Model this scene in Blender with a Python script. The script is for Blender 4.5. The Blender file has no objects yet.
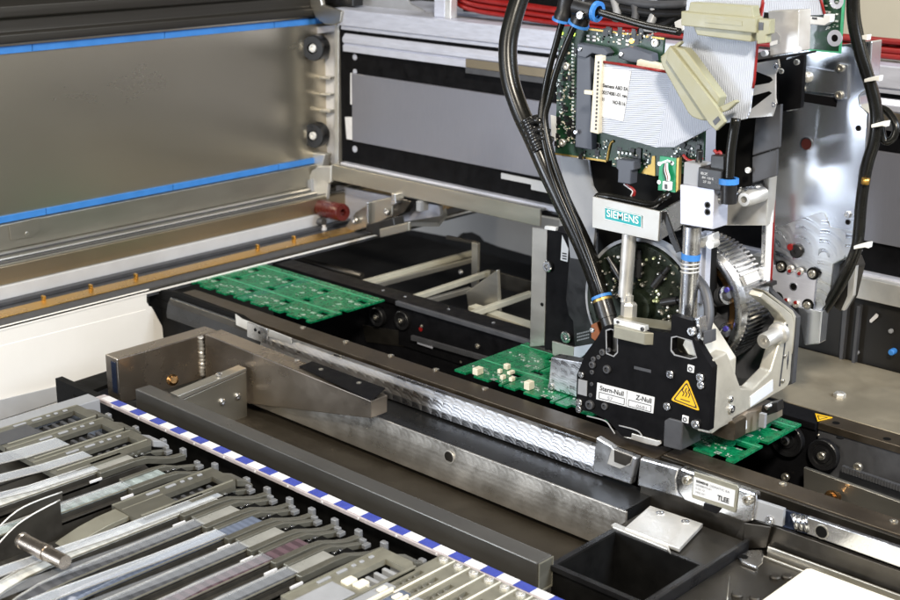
import bpy, bmesh, math, random
from mathutils import Vector, Matrix, Euler
random.seed(7)
S = bpy.context.scene
COL = S.collection
MM = 0.001

# ------------------------------------------------------------------ camera
CAM_H = 350.0                                   # millimetres above the conveyor rails
CAM_ROT = Euler((1.26565407, -0.00759228, 0.74800318), 'XYZ')
FPX = 1353.72                                   # focal length in pixels of the 900 x 600 photograph
cd = bpy.data.cameras.new('camera')
cd.sensor_width = 36.0
cd.lens = FPX / 900 * 36
cd.clip_start = 0.01
cd.clip_end = 50
cd.dof.use_dof = True
cd.dof.focus_distance = 0.89
cd.dof.aperture_fstop = 16
cam = bpy.data.objects.new('camera', cd)
cam.location = (0, 0, CAM_H * MM)
cam.rotation_euler = CAM_ROT
COL.objects.link(cam)
S.camera = cam

# ------------------------------------------------------------------ world, lamps, exposure
S.view_settings.view_transform = 'Standard'
S.view_settings.look = 'None'
S.view_settings.exposure = 0.0
S.view_settings.gamma = 1.0
W = bpy.data.worlds.new('World')
S.world = W
W.use_nodes = True
wn, wl = W.node_tree.nodes, W.node_tree.links
wn.clear()
wo = wn.new('ShaderNodeOutputWorld')
wb = wn.new('ShaderNodeBackground')
wt = wn.new('ShaderNodeTexCoord')
ws = wn.new('ShaderNodeSeparateXYZ')
wr = wn.new('ShaderNodeValToRGB')                # dim floor, warm room walls, overhead darkened so top faces stay dark
e = wr.color_ramp.elements
e[0].position = 0.15; e[0].color = (0.03, 0.027, 0.022, 1)
e[1].position = 1.0; e[1].color = (0.07, 0.075, 0.085, 1)
x = e.new(0.36); x.color = (0.22, 0.20, 0.165, 1)
x = e.new(0.50); x.color = (0.36, 0.34, 0.29, 1)
x = e.new(0.60); x.color = (0.32, 0.31, 0.29, 1)
x = e.new(0.76); x.color = (0.12, 0.12, 0.125, 1)
wm = wn.new('ShaderNodeMath'); wm.operation = 'MULTIPLY_ADD'
wm.inputs[1].default_value = 0.5; wm.inputs[2].default_value = 0.5
wl.new(wt.outputs['Generated'], ws.inputs[0]); wl.new(ws.outputs['Z'], wm.inputs[0])
wl.new(wm.outputs[0], wr.inputs[0])
# added bright cool patch in front of the machine, for its metal to reflect
wd = wn.new('ShaderNodeVectorMath'); wd.operation = 'DOT_PRODUCT'
wd.inputs[1].default_value = Vector((-0.35, -0.9, -0.10)).normalized()
wl.new(wt.outputs['Generated'], wd.inputs[0])
wk = wn.new('ShaderNodeMapRange'); wk.interpolation_type = 'SMOOTHSTEP'
wk.inputs[1].default_value = 0.72; wk.inputs[2].default_value = 0.98
wl.new(wd.outputs['Value'], wk.inputs[0])
wx = wn.new('ShaderNodeMix'); wx.data_type = 'RGBA'
wl.new(wk.outputs[0], wx.inputs[0]); wl.new(wr.outputs[0], wx.inputs[6]); wx.inputs[7].default_value = (1.9, 2.05, 2.5, 1)
wd2 = wn.new('ShaderNodeVectorMath'); wd2.operation = 'DOT_PRODUCT'      # added warm bright patch to the right, lightens the steel panel
wd2.inputs[1].default_value = Vector((0.78, 0.60, -0.05)).normalized()
wl.new(wt.outputs['Generated'], wd2.inputs[0])
wk2 = wn.new('ShaderNodeMapRange'); wk2.interpolation_type = 'SMOOTHSTEP'
wk2.inputs[1].default_value = 0.70; wk2.inputs[2].default_value = 0.97
wl.new(wd2.outputs['Value'], wk2.inputs[0])
wx2 = wn.new('ShaderNodeMix'); wx2.data_type = 'RGBA'
wl.new(wk2.outputs[0], wx2.inputs[0]); wl.new(wx.outputs[2], wx2.inputs[6]); wx2.inputs[7].default_value = (2.5, 2.25, 1.75, 1)
wl.new(wx2.outputs[2], wb.inputs['Color'])
wb.inputs['Strength'].default_value = 0.27
wl.new(wb.outputs[0], wo.inputs[0])

def area(name, loc, target, sx, sy, power, col):
    l = bpy.data.lights.new(name, 'AREA')
    l.shape = 'RECTANGLE'; l.size = sx * MM; l.size_y = sy * MM
    l.energy = power; l.color = col
    o = bpy.data.objects.new(name, l)
    o.location = Vector(loc) * MM
    o.rotation_euler = (Vector(target) - Vector(loc)).to_track_quat('-Z', 'Y').to_euler()
    COL.objects.link(o)
    return o
area('key_lamp', (250, -150, 1000), (-650, 600, 0), 140, 140, 25, (1.0, 0.91, 0.77))
area('front_lamp', (-650, -380, 620), (-650, 560, 0), 300, 200, 4, (1.0, 0.92, 0.78))
area('front_fill_lamp', (-1080, -480, 180), (-500, 760, 60), 260, 420, 9, (0.84, 0.91, 1.0))  # added unseen cool fill, brightens the carriage plate and front metal faces
area('window_lamp', (700, 900, 900), (-400, 780, 100), 450, 600, 24, (0.78, 0.87, 1.0))
area('ceiling_lamp', (-900, 500, 1500), (-700, 600, 0), 300, 200, 7, (1.0, 0.95, 0.86))

area('wall_fill_lamp', (-400, 1450, 900), (-500, 2300, 300), 400, 300, 9, (1.0, 0.95, 0.85))  # added fill, there only to brighten the cream wall

# ------------------------------------------------------------------ pixel of the photograph -> point on a real plane (mm)
RM = CAM_ROT.to_matrix()
CAMP = Vector((0, 0, CAM_H))
def P(px, py, x=None, y=None, z=None):
    d = RM @ Vector((px - 450, 300 - py, -FPX))
    if x is not None: t = (x - CAMP.x) / d.x
    elif y is not None: t = (y - CAMP.y) / d.y
    else: t = (z - CAMP.z) / d.z
    return CAMP + d * t
def PY(pts, y): return [P(a, b, y=y) for a, b in pts]
def PX(pts, x): return [P(a, b, x=x) for a, b in pts]
def PZ(pts, z): return [P(a, b, z=z) for a, b in pts]

# ------------------------------------------------------------------ materials
def mat(name, col, metal=0.0, rough=0.5, var=0.12, vs=60, stretch=(1, 1, 1), rvar=0.12,
        bump=0.0, bs=500, coat=0.0, trans=0.0, alpha=1.0, emit=None, es=0.0, spec=0.5, dirt=0.0):
    m = bpy.data.materials.new(name)
    m.use_nodes = True
    n, l = m.node_tree.nodes, m.node_tree.links
    b = n['Principled BSDF']
    tc = n.new('ShaderNodeTexCoord'); mp = n.new('ShaderNodeMapping')
    mp.inputs['Scale'].default_value = stretch
    l.new(tc.outputs['Object'], mp.inputs[0])
    nz = n.new('ShaderNodeTexNoise'); nz.inputs['Scale'].default_value = vs
    nz.inputs['Detail'].default_value = 6; nz.inputs['Roughness'].default_value = 0.65
    l.new(mp.outputs[0], nz.inputs['Vector'])
    mr = n.new('ShaderNodeMapRange'); mr.inputs[1].default_value = 0.3; mr.inputs[2].default_value = 0.7
    l.new(nz.outputs['Fac'], mr.inputs[0])
    mx = n.new('ShaderNodeMix'); mx.data_type = 'RGBA'
    mx.inputs[6].default_value = tuple(max(0, c * (1 - var)) for c in col) + (1,)
    mx.inputs[7].default_value = tuple(min(1, c * (1 + var)) for c in col) + (1,)
    l.new(mr.outputs[0], mx.inputs[0])
    outc = mx.outputs[2]
    if dirt > 0:
        n2 = n.new('ShaderNodeTexNoise'); n2.inputs['Scale'].default_value = 28; n2.inputs['Detail'].default_value = 8
        l.new(tc.outputs['Object'], n2.inputs['Vector'])
        r2 = n.new('ShaderNodeMapRange'); r2.inputs[1].default_value = 0.52; r2.inputs[2].default_value = 0.75; r2.inputs[4].default_value = dirt
        l.new(n2.outputs['Fac'], r2.inputs[0])
        m2 = n.new('ShaderNodeMix'); m2.data_type = 'RGBA'
        m2.inputs[7].default_value = (col[0] * .45, col[1] * .40, col[2] * .32, 1)
        l.new(r2.outputs[0], m2.inputs[0]); l.new(outc, m2.inputs[6]); outc = m2.outputs[2]
    l.new(outc, b.inputs['Base Color'])
    rr = n.new('ShaderNodeMapRange'); rr.inputs[1].default_value = 0.3; rr.inputs[2].default_value = 0.7
    rr.inputs[3].default_value = max(0.02, rough - rvar); rr.inputs[4].default_value = min(1, rough + rvar)
    l.new(nz.outputs['Fac'], rr.inputs[0]); l.new(rr.outputs[0], b.inputs['Roughness'])
    b.inputs['Metallic'].default_value = metal
    b.inputs['Specular IOR Level'].default_value = spec
    b.inputs['Coat Weight'].default_value = coat
    b.inputs['Transmission Weight'].default_value = trans
    b.inputs['Alpha'].default_value = alpha
    if emit:
        b.inputs['Emission Color'].default_value = tuple(emit) + (1,); b.inputs['Emission Strength'].default_value = es
    if bump > 0:
        n3 = n.new('ShaderNodeTexNoise'); n3.inputs['Scale'].default_value = bs; n3.inputs['Detail'].default_value = 4
        l.new(mp.outputs[0], n3.inputs['Vector'])
        bp = n.new('ShaderNodeBump'); bp.inputs['Strength'].default_value = bump; bp.inputs['Distance'].default_value = 0.0006
        l.new(n3.outputs['Fac'], bp.inputs['Height']); l.new(bp.outputs[0], b.inputs['Normal'])
    return m

def swirl(m, ax, period, scale, strength=0.5, rows=0.016, contrast=1.0):
    """milling marks: overlapping arcs that repeat along one axis, as a bump"""
    n, l = m.node_tree.nodes, m.node_tree.links
    b = n['Principled BSDF']
    tc = n.new('ShaderNodeTexCoord'); sp = n.new('ShaderNodeSeparateXYZ'); l.new(tc.outputs['Object'], sp.inputs[0])
    def math_(op, a, bb=None):
        q = n.new('ShaderNodeMath'); q.operation = op
        for i, v in enumerate((a, bb)):
            if v is None: continue
            if isinstance(v, (int, float)): q.inputs[i].default_value = v
            else: l.new(v, q.inputs[i])
        return q.outputs[0]
    u = math_('MODULO', math_('ADD', sp.outputs[ax], 20.0), period)
    u = math_('SUBTRACT', u, period * 0.2)
    v = math_('MODULO', math_('ADD', sp.outputs['Z'], 10.0), rows)
    r = math_('SQRT', math_('ADD', math_('MULTIPLY', u, u), math_('MULTIPLY', v, v)))
    nz = n.new('ShaderNodeTexNoise'); nz.inputs['Scale'].default_value = 180; l.new(tc.outputs['Object'], nz.inputs['Vector'])
    r = math_('ADD', r, math_('MULTIPLY', nz.outputs['Fac'], 0.0012))
    s = math_('SINE', math_('MULTIPLY', r, scale))
    bp = n.new('ShaderNodeBump'); bp.inputs['Strength'].default_value = strength; bp.inputs['Distance'].default_value = 0.0004
    l.new(s, bp.inputs['Height']); l.new(bp.outputs[0], b.inputs['Normal'])
    # tool marks leave the surface alternately smoother and rougher
    w = math_('ADD', math_('MULTIPLY', math_('SINE', math_('MULTIPLY', r, scale * 0.31)), 0.10 * contrast), math_('MULTIPLY', u, 9.0 * contrast))
    old = b.inputs['Roughness'].links[0].from_socket
    w = math_('MAXIMUM', math_('ADD', old, w), 0.14)
    l.new(w, b.inputs['Roughness'])
    return m

def stripes(m, d, freq, dark=0.72):
    """conductor ridges of a ribbon cable"""
    n, l = m.node_tree.nodes, m.node_tree.links
    b = n['Principled BSDF']
    tc = n.new('ShaderNodeTexCoord'); dt = n.new('ShaderNodeVectorMath'); dt.operation = 'DOT_PRODUCT'
    dt.inputs[1].default_value = d; l.new(tc.outputs['Object'], dt.inputs[0])
    q = n.new('ShaderNodeMath'); q.operation = 'MULTIPLY'; q.inputs[1].default_value = freq; l.new(dt.outputs['Value'], q.inputs[0])
    s = n.new('ShaderNodeMath'); s.operation = 'SINE'; l.new(q.outputs[0], s.inputs[0])
    bp = n.new('ShaderNodeBump'); bp.inputs['Strength'].default_value = 0.6; bp.inputs['Distance'].default_value = 0.0004
    l.new(s.outputs[0], bp.inputs['Height']); l.new(bp.outputs[0], b.inputs['Normal'])
    mr = n.new('ShaderNodeMapRange'); mr.inputs[1].default_value = -1; mr.inputs[3].default_value = dark; mr.inputs[4].default_value = 1.0
    l.new(s.outputs[0], mr.inputs[0])
    old = b.inputs['Base Color'].links[0].from_socket
    mx = n.new('ShaderNodeMix'); mx.data_type = 'RGBA'; mx.blend_type = 'MULTIPLY'; mx.inputs[0].default_value = 1
    l.new(old, mx.inputs[6]); l.new(mr.outputs[0], mx.inputs[7]); l.new(mx.outputs[2], b.inputs['Base Color'])
    return m

def pockets(m, freq, lo=0.45):
    """regular component pockets of a carrier tape, along Y"""
    n, l = m.node_tree.nodes, m.node_tree.links
    b = n['Principled BSDF']
    tc = n.new('ShaderNodeTexCoord'); sp = n.new('ShaderNodeSeparateXYZ'); l.new(tc.outputs['Object'], sp.inputs[0])
    q = n.new('ShaderNodeMath'); q.operation = 'MULTIPLY'; q.inputs[1].default_value = freq; l.new(sp.outputs['Y'], q.inputs[0])
    s = n.new('ShaderNodeMath'); s.operation = 'SINE'; l.new(q.outputs[0], s.inputs[0])
    mr = n.new('ShaderNodeMapRange'); mr.inputs[1].default_value = -0.2; mr.inputs[2].default_value = 0.2; mr.inputs[3].default_value = lo; mr.inputs[4].default_value = 1.0
    l.new(s.outputs[0], mr.inputs[0])
    old = b.inputs['Base Color'].links[0].from_socket
    mx = n.new('ShaderNodeMix'); mx.data_type = 'RGBA'; mx.blend_type = 'MULTIPLY'; mx.inputs[0].default_value = 1
    l.new(old, mx.inputs[6]); l.new(mr.outputs[0], mx.inputs[7]); l.new(mx.outputs[2], b.inputs['Base Color'])
    return m

STEEL = mat('brushed_steel', (0.50, 0.48, 0.43), 0.9, 0.33, 0.05, 16, (1, 1, 6), rvar=.04)
STEEL_DK = mat('dark_steel', (0.085, 0.078, 0.068), 0.9, 0.42, 0.2, 35, dirt=0.5)
STEEL_BR = mat('brown_rail_steel', (0.13, 0.105, 0.078), 0.85, 0.40, 0.2, 50, dirt=0.4)
PANEL = mat('polished_panel', (0.58, 0.53, 0.43), 0.95, 0.29, 0.02, 4, (1, 1, 2), rvar=0.02)
PANEL_LOW = mat('dull_panel_steel', (0.36, 0.34, 0.29), 0.9, 0.42, 0.06, 14, (1, 1, 3), rvar=.04)
BROWNF = mat('bronze_tinted_steel', (0.36, 0.30, 0.21), 0.9, 0.36, 0.06, 8, rvar=.03)
BRACKET = mat('heat_tinted_steel', (0.46, 0.40, 0.335), 0.95, 0.28, 0.10, 10, dirt=0.04)
ALU = mat('aluminium', (0.70, 0.71, 0.73), 1, 0.24, 0.08, 60, bump=0.08, bs=800)
ALU_PALE = mat('matt_aluminium', (0.74, 0.73, 0.70), 0.75, 0.42, 0.06, 70, bump=0.10, bs=900)
CAST = mat('warm_cast_aluminium', (0.72, 0.69, 0.60), 0.65, 0.42, 0.08, 60, bump=0.12, bs=700)
MILLED = swirl(mat('milled_aluminium', (0.68, 0.69, 0.71), 1, 0.30, 0.1, 50), 'X', 0.0085, 3600, 0.07, contrast=0.4)
MILLED_TUBE = swirl(mat('swirl_brushed_steel', (0.46, 0.46, 0.47), 1, 0.37, 0.12, 30), 'X', 0.0098, 2600, 0.10, rows=0.030, contrast=0.9)
MILLED_PLATE = swirl(mat('swirl_brushed_plate', (0.60, 0.57, 0.52), 0.9, 0.33, 0.10, 30), 'X', 0.0075, 2000, 0.03, rows=0.03, contrast=0.15)
CARR = mat('carriage_aluminium', (0.74, 0.78, 0.85), 0.95, 0.26, 0.02, 12, (3, 3, 1), rvar=0.02)
GREYPLATE = mat('grey_cover_plate', (0.275, 0.28, 0.325), 0.6, 0.40, 0.04, 120, (14, 1, 1), rvar=0.04)
LILAC = mat('pale_lilac_aluminium', (0.58, 0.60, 0.69), 0.4, 0.42, 0.05, 90, (1, 1, 8))
BLACK = mat('black_anodised', (0.006, 0.006, 0.007), 0.0, 0.42, 0.3, 90, spec=0.07)
BLACK_M = mat('matt_black', (0.005, 0.005, 0.005), 0.0, 0.65, 0.3, 80, spec=0.12)
BLACK_P = mat('black_plastic', (0.010, 0.010, 0.011), 0.0, 0.35, 0.2, 80, bump=0.05)
RUBBER = mat('black_hose_rubber', (0.007, 0.007, 0.006), 0.0, 0.26, 0.2, 60, rvar=.04, spec=0.4)
TAPEWRAP = mat('glossy_black_tape', (0.014, 0.014, 0.014), 0.0, 0.16, 0.2, 120, bump=0.5, bs=160)
CHAR = mat('charcoal_grey', (0.07, 0.072, 0.080), 0.3, 0.5, 0.15, 80)
GREY_M = mat('grey_moulding', (0.30, 0.31, 0.33), 0.1, 0.45, 0.06, 80)
WHITE = mat('white_guard_paint', (0.86, 0.84, 0.80), 0, 0.5, 0.03, 12, spec=0.4)
WHITE_S = mat('grey_white_strip', (0.55, 0.56, 0.58), 0.2, 0.5, 0.06, 30)
CREAM = mat('cream_plastic', (0.80, 0.76, 0.64), 0, 0.5, 0.03, 20)
PAPER = mat('label_paper', (0.70, 0.72, 0.75), 0, 0.55, 0.03, 90)
INK = mat('label_ink', (0.02, 0.02, 0.022), 0, 0.6, 0.1, 200)
INK_G = mat('grey_ink', (0.20, 0.20, 0.22), 0, 0.6, 0.1, 200)
BLUE = mat('blue_cover_tape', (0.04, 0.20, 0.56), 0, 0.45, 0.10, 60)
BLUE_D = mat('navy_square', (0.045, 0.065, 0.33), 0, 0.45, 0.12, 200)
WHITE_SQ = mat('white_square', (0.66, 0.66, 0.68), 0, 0.45, 0.06, 200)
PINKISH = mat('strip_edge', (0.48, 0.43, 0.44), 0.2, 0.5, 0.1, 200)
ORANGE = mat('amber_scale_tape', (0.58, 0.34, 0.08), 0.85, 0.28, 0.18, 14, (1, 1, 1))
TEAL = mat('teal_badge', (0.0, 0.33, 0.37), 0, 0.4, 0.05, 60)
TEAL_TXT = mat('white_lettering', (0.85, 0.88, 0.88), 0, 0.5, 0.02, 60)
YELLOW = mat('warning_yellow', (0.80, 0.47, 0.015), 0, 0.45, 0.05, 60)
RED = mat('red_cable', (0.22, 0.006, 0.005), 0, 0.4, 0.15, 60)
RED_DK = mat('dark_red_plastic', (0.085, 0.008, 0.006), 0, 0.30, 0.2, 60)
PCB = mat('circuit_board_green', (0.003, 0.15, 0.058), 0, 0.28, 0.5, 260, coat=0.15, spec=.35)
PCB_EDGE = mat('pale_board_line', (0.06, 0.36, 0.19), 0, 0.35, 0.2, 160)
PCB_DK = mat('dark_controller_board', (0.008, 0.040, 0.018), 0, 0.35, 0.4, 220, coat=0.3)
GOLD = mat('gold_trace', (0.42, 0.29, 0.09), 0.8, 0.4, 0.15, 60)
SOLDER = mat('solder_pad', (0.62, 0.66, 0.62), 0.6, 0.35, 0.1, 300)
CHIP = mat('cream_component', (0.72, 0.68, 0.56), 0, 0.5, 0.08, 200)
BEIGE = mat('olive_beige_connector', (0.29, 0.285, 0.19), 0, 0.42, 0.08, 60, bump=0.05)
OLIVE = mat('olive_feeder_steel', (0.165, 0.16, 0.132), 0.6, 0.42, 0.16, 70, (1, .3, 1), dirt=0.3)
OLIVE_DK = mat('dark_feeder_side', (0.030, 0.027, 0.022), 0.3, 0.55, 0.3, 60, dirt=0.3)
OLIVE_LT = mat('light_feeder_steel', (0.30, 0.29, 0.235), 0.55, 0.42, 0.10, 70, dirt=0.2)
CLEAR = mat('clear_cover_foil', (0.62, 0.66, 0.72), 0, 0.18, 0.03, 8, (1, .1, 1), rvar=.03, alpha=0.11, coat=0.5)
CLEAR_S = mat('shiny_cover_foil', (0.70, 0.76, 0.85), 0, 0.15, 0.03, 8, (1, .1, 1), rvar=.03, alpha=0.30, coat=1.0)
CLEAR_G = mat('smoky_cover_foil', (0.34, 0.34, 0.30), 0, 0.2, 0.2, 40, alpha=0.55, coat=0.6)
T_DARK = pockets(mat('dark_carrier_tape', (0.10, 0.104, 0.115), 0.1, 0.20, 0.15, 60, coat=0.8), 900, 0.75)
T_BLUE = pockets(mat('bluish_carrier_tape', (0.15, 0.18, 0.25), 0.1, 0.18, 0.15, 60, coat=0.9), 1500, 0.8)
T_VIO = pockets(mat('violet_carrier_tape', (0.13, 0.085, 0.10), 0.1, 0.20, 0.15, 60, coat=0.5), 900, 0.6)
T_GLS = pockets(mat('greenish_carrier_tape', (0.30, 0.36, 0.36), 0.1, 0.2, 0.5, 130, coat=0.7), 700, 0.72)
T_WHT = pockets(mat('white_carrier_tape', (0.66, 0.66, 0.62), 0.0, 0.3, 0.1, 60, coat=0.4), 900, 0.85)
KNOB = mat('grey_knob', (0.20, 0.205, 0.215), .3, .4, .1, 60)
PAD = mat('pale_tape_pad', (0.27, 0.27, 0.25), 0.1, 0.28, 0.2, 40, coat=0.3)
HOLEK = mat('dark_recess', (0.004, 0.004, 0.004), 0, 0.8, 0.1, 60, spec=0.1)
TIE = mat('white_cable_tie', (0.75, 0.75, 0.72), 0, 0.4, 0.05, 60)
COPPER = mat('copper_band', (0.42, 0.24, 0.10), 1, 0.25, 0.25, 40)
TABLE = mat('stained_table_plate', (0.34, 0.30, 0.225), 0.5, 0.46, 0.14, 24, dirt=0.35)
RIB_H = stripes(mat('ribbon_cable_across', (0.60, 0.65, 0.76), 0, 0.42, 0.03, 40), (-0.08, 0, 1.0), 5200, 0.85)
RIB_V = stripes(mat('ribbon_cable_down', (0.60, 0.65, 0.76), 0, 0.42, 0.03, 40), (1.0, 0, 0.18), 5200, 0.85)
LED_G = mat('green_led', (0.6, 0.9, 0.1), 0, 0.4, 0, 60, emit=(0.65, 1.0, 0.12), es=2.5)
LED_O = mat('orange_led', (1.0, 0.5, 0.1), 0, 0.4, 0, 60, emit=(1.0, 0.45, 0.08), es=5)
DISC_K = mat('star_disc_black', (0.014, 0.020, 0.012), 0.5, 0.33, 0.5, 160)
BROWNFLOOR = mat('brown_tray', (0.034, 0.028, 0.020), 0.3, 0.5, 0.2, 30, dirt=0.4)
BARDK = mat('purple_grey_bar', (0.125, 0.122, 0.115), 0.6, 0.36, 0.10, 40, (.3, 1, 1))
DKSHEET = mat('smooth_dark_sheet', (0.060, 0.062, 0.066), 0.85, 0.30, 0.15, 20)
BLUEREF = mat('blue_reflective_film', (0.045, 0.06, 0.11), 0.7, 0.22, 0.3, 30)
BARMAT = mat('pale_bar_metal', (0.48, 0.46, 0.37), 0.3, .4, .1, 40)
BACKW = mat('dark_machine_wall', (0.012, 0.011, 0.010), 0.1, 0.55, 0.4, 14)
ROOMW = mat('cream_room_wall', (0.72, 0.66, 0.52), 0, 0.8, 0.06, 4)
BROWNEXT = mat('dark_bronze_extrusion', (0.05, 0.046, 0.04), 0.7, 0.40, 0.25, 20, (1, .05, 6))
BEAMGREY = mat('dull_grey_panel', (0.60, 0.58, 0.54), 0.2, 0.5, 0.06, 10)

# ------------------------------------------------------------------ mesh building
class MB:
    def __init__(s): s.bm = bmesh.new()
    def face(s, pts):
        vs = [s.bm.verts.new(p) for p in pts]
        return s.bm.faces.new(vs)
    def prism(s, pts, vec):
        vec = Vector(vec); n = len(pts)
        a = [s.bm.verts.new(p) for p in pts]; b = [s.bm.verts.new(Vector(p) + vec) for p in pts]
        s.bm.faces.new(a); s.bm.faces.new(b[::-1])
        for i in range(n): s.bm.faces.new((a[i], b[i], b[(i + 1) % n], a[(i + 1) % n]))
        return s
    def py(s, px, y, d): return s.prism(PY(px, y), (0, d, 0))
    def pxp(s, px, x, d): return s.prism(PX(px, x), (-d, 0, 0))
    def pz(s, px, z, d): return s.prism(PZ(px, z), (0, 0, -d))
    def box(s, x0, x1, y0, y1, z0, z1):
        return s.prism([(x0, y0, z0), (x1, y0, z0), (x1, y1, z0), (x0, y1, z0)], (0, 0, z1 - z0))
    def tube(s, pts, r, seg=14, cap=True):
        pts = [Vector(p) for p in pts]
        rs = r if isinstance(r, (list, tuple)) else [r] * len(pts)
        t0 = (pts[1] - pts[0]).normalized()
        up = Vector((0, 0, 1)) if abs(t0.z) < 0.9 else Vector((1, 0, 0))
        u = t0.cross(up).normalized(); rings = []
        for i, p in enumerate(pts):
            t = (pts[min(i + 1, len(pts) - 1)] - pts[max(i - 1, 0)])
            t = t.normalized() if t.length > 1e-9 else t0
            u = (u - t * u.dot(t)).normalized(); v = t.cross(u)
            rings.append([s.bm.verts.new(p + (u * math.cos(k * 2 * math.pi / seg) + v * math.sin(k * 2 * math.pi / seg)) * rs[i]) for k in range(seg)])
        for a, b in zip(rings, rings[1:]):
            for k in range(seg):
                f = s.bm.faces.new((a[k], a[(k + 1) % seg], b[(k + 1) % seg], b[k])); f.smooth = True
        if cap:
            s.bm.faces.new(rings[0][::-1]); s.bm.faces.new(rings[-1])
        return s
    def lathe(s, c, axis, prof, seg=32):
        """prof: (distance along axis, radius) pairs"""
        ax = Vector(axis).normalized(); c = Vector(c)
        up = Vector((0, 0, 1)) if abs(ax.z) < 0.9 else Vector((1, 0, 0))
        u = ax.cross(up).normalized(); v = ax.cross(u); rings = []
        for d, r in prof:
            if r < 1e-6: rings.append([s.bm.verts.new(c + ax * d)])
            else: rings.append([s.bm.verts.new(c + ax * d + (u * math.cos(k * 2 * math.pi / seg) + v * math.sin(k * 2 * math.pi / seg)) * r) for k in range(seg)])
        for a, b in zip(rings, rings[1:]):
            for k in range(seg):
                k2 = (k + 1) % seg
                if len(a) == 1 and len(b) == 1: continue
                if len(a) == 1: s.bm.faces.new((a[0], b[k2], b[k]))
                elif len(b) == 1: s.bm.faces.new((a[k], a[k2], b[0]))
                else: s.bm.faces.new((a[k], a[k2], b[k2], b[k]))
        return s
    def bevel(s, w, seg=2, ang=35):
        es = [e for e in s.bm.edges if len(e.link_faces) == 2 and e.calc_face_angle(0) > math.radians(ang)]
        bmesh.ops.bevel(s.bm, geom=es, offset=w, segments=seg, affect='EDGES', clamp_overlap=True, profile=0.5)
        return s

ORIGIN = {}
def link(o, parent):
    COL.objects.link(o)
    if parent is not None: o.parent = parent
def root_origin(o):
    while o.parent is not None: o = o.parent
    return ORIGIN.get(o.name, Vector((0, 0, 0)))
def part(name, mb, m, parent=None, bevel=0.0, label=None, smooth=False, org=None):
    bm = mb.bm
    bmesh.ops.recalc_face_normals(bm, faces=bm.faces[:])
    if bevel > 0: mb.bevel(bevel)
    if parent is not None: org = root_origin(parent)
    elif org is None:
        n = len(bm.verts); c = sum((v.co for v in bm.verts), Vector()) / n
        org = Vector((c.x, c.y, min(v.co.z for v in bm.verts)))
    org = Vector(org)
    for v in bm.verts: v.co = (v.co - org) * MM
    me = bpy.data.meshes.new(name)
    if smooth:
        for f in bm.faces: f.smooth = True
    bm.to_mesh(me); bm.free()
    if smooth:
        try: me.set_sharp_from_angle(angle=math.radians(40))
        except Exception: pass
    me.materials.append(m)
    o = bpy.data.objects.new(name, me)
    link(o, parent)
    if parent is None:
        o.location = org * MM; ORIGIN[o.name] = org
    if label: o['label'] = label
    return o
def thing(name, label, cat, loc, group=None):
    o = bpy.data.objects.new(name, None)
    o.empty_display_size = 0.01
    COL.objects.link(o)
    o.location = Vector(loc) * MM; ORIGIN[o.name] = Vector(loc)
    o['label'] = label; o['category'] = cat
    if group: o['group'] = group
    return o
def tag(o, label, cat, group=None):
    o['label'] = label; o['category'] = cat
    if group: o['group'] = group
    return o
def structure(o): o['kind'] = 'structure'; return o

def spline(pts, n=8):
    pts = [Vector(p) for p in pts]; out = []
    for i in range(len(pts) - 1):
        p0 = pts[max(i - 1, 0)]; p1 = pts[i]; p2 = pts[i + 1]; p3 = pts[min(i + 2, len(pts) - 1)]
        for k in range(n):
            t = k / n
            out.append(0.5 * ((2 * p1) + (-p0 + p2) * t + (2 * p0 - 5 * p1 + 4 * p2 - p3) * t * t + (-p0 + 3 * p1 - 3 * p2 + p3) * t ** 3))
    out.append(pts[-1]); return out
def hole(outer, *inners):
    """outer outline with holes bridged in, as one face loop"""
    loop = [Vector(p) for p in outer]
    for inner in inners:
        inner = [Vector(p) for p in inner]
        bi, bj, bd = 0, 0, 1e18
        for i, a in enumerate(loop):
            for j, b in enumerate(inner):
                d = (a - b).length
                if d < bd: bi, bj, bd = i, j, d
        rot = inner[bj:] + inner[:bj]
        def area2(L):
            n = Vector()
            for i in range(len(L)): n += L[i].cross(L[(i + 1) % len(L)])
            return n
        if area2(loop).dot(area2(rot)) > 0: rot = [rot[0]] + rot[1:][::-1]
        loop = loop[:bi + 1] + rot + [rot[0]] + loop[bi:]
    return loop

def lettering(body, parent, o3, xd, yd, size, m, width=None, name='lettering', extr=0.12, bold=0.0):
    cu = bpy.data.curves.new(name, 'FONT'); cu.body = body; cu.size = 1.0; cu.resolution_u = 4
    cu.offset = bold
    ob = bpy.data.objects.new(name, cu); COL.objects.link(ob)
    dg = bpy.context.evaluated_depsgraph_get(); dg.update()
    me = bpy.data.meshes.new_from_object(ob.evaluated_get(dg))
    bpy.data.objects.remove(ob)
    xs = [v.co.x for v in me.vertices]; k = size
    kx = size if width is None else width / max(1e-6, max(xs) - min(xs))
    x0 = min(xs)
    xd = Vector(xd).normalized(); yd = Vector(yd).normalized(); org = root_origin(parent)
    for v in me.vertices:
        v.co = (Vector(o3) + xd * (v.co.x - x0) * kx + yd * v.co.y * k - org) * MM
    me.name = name; me.materials.clear(); me.materials.append(m)
    o = bpy.data.objects.new(name, me); link(o, parent); return o

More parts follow.
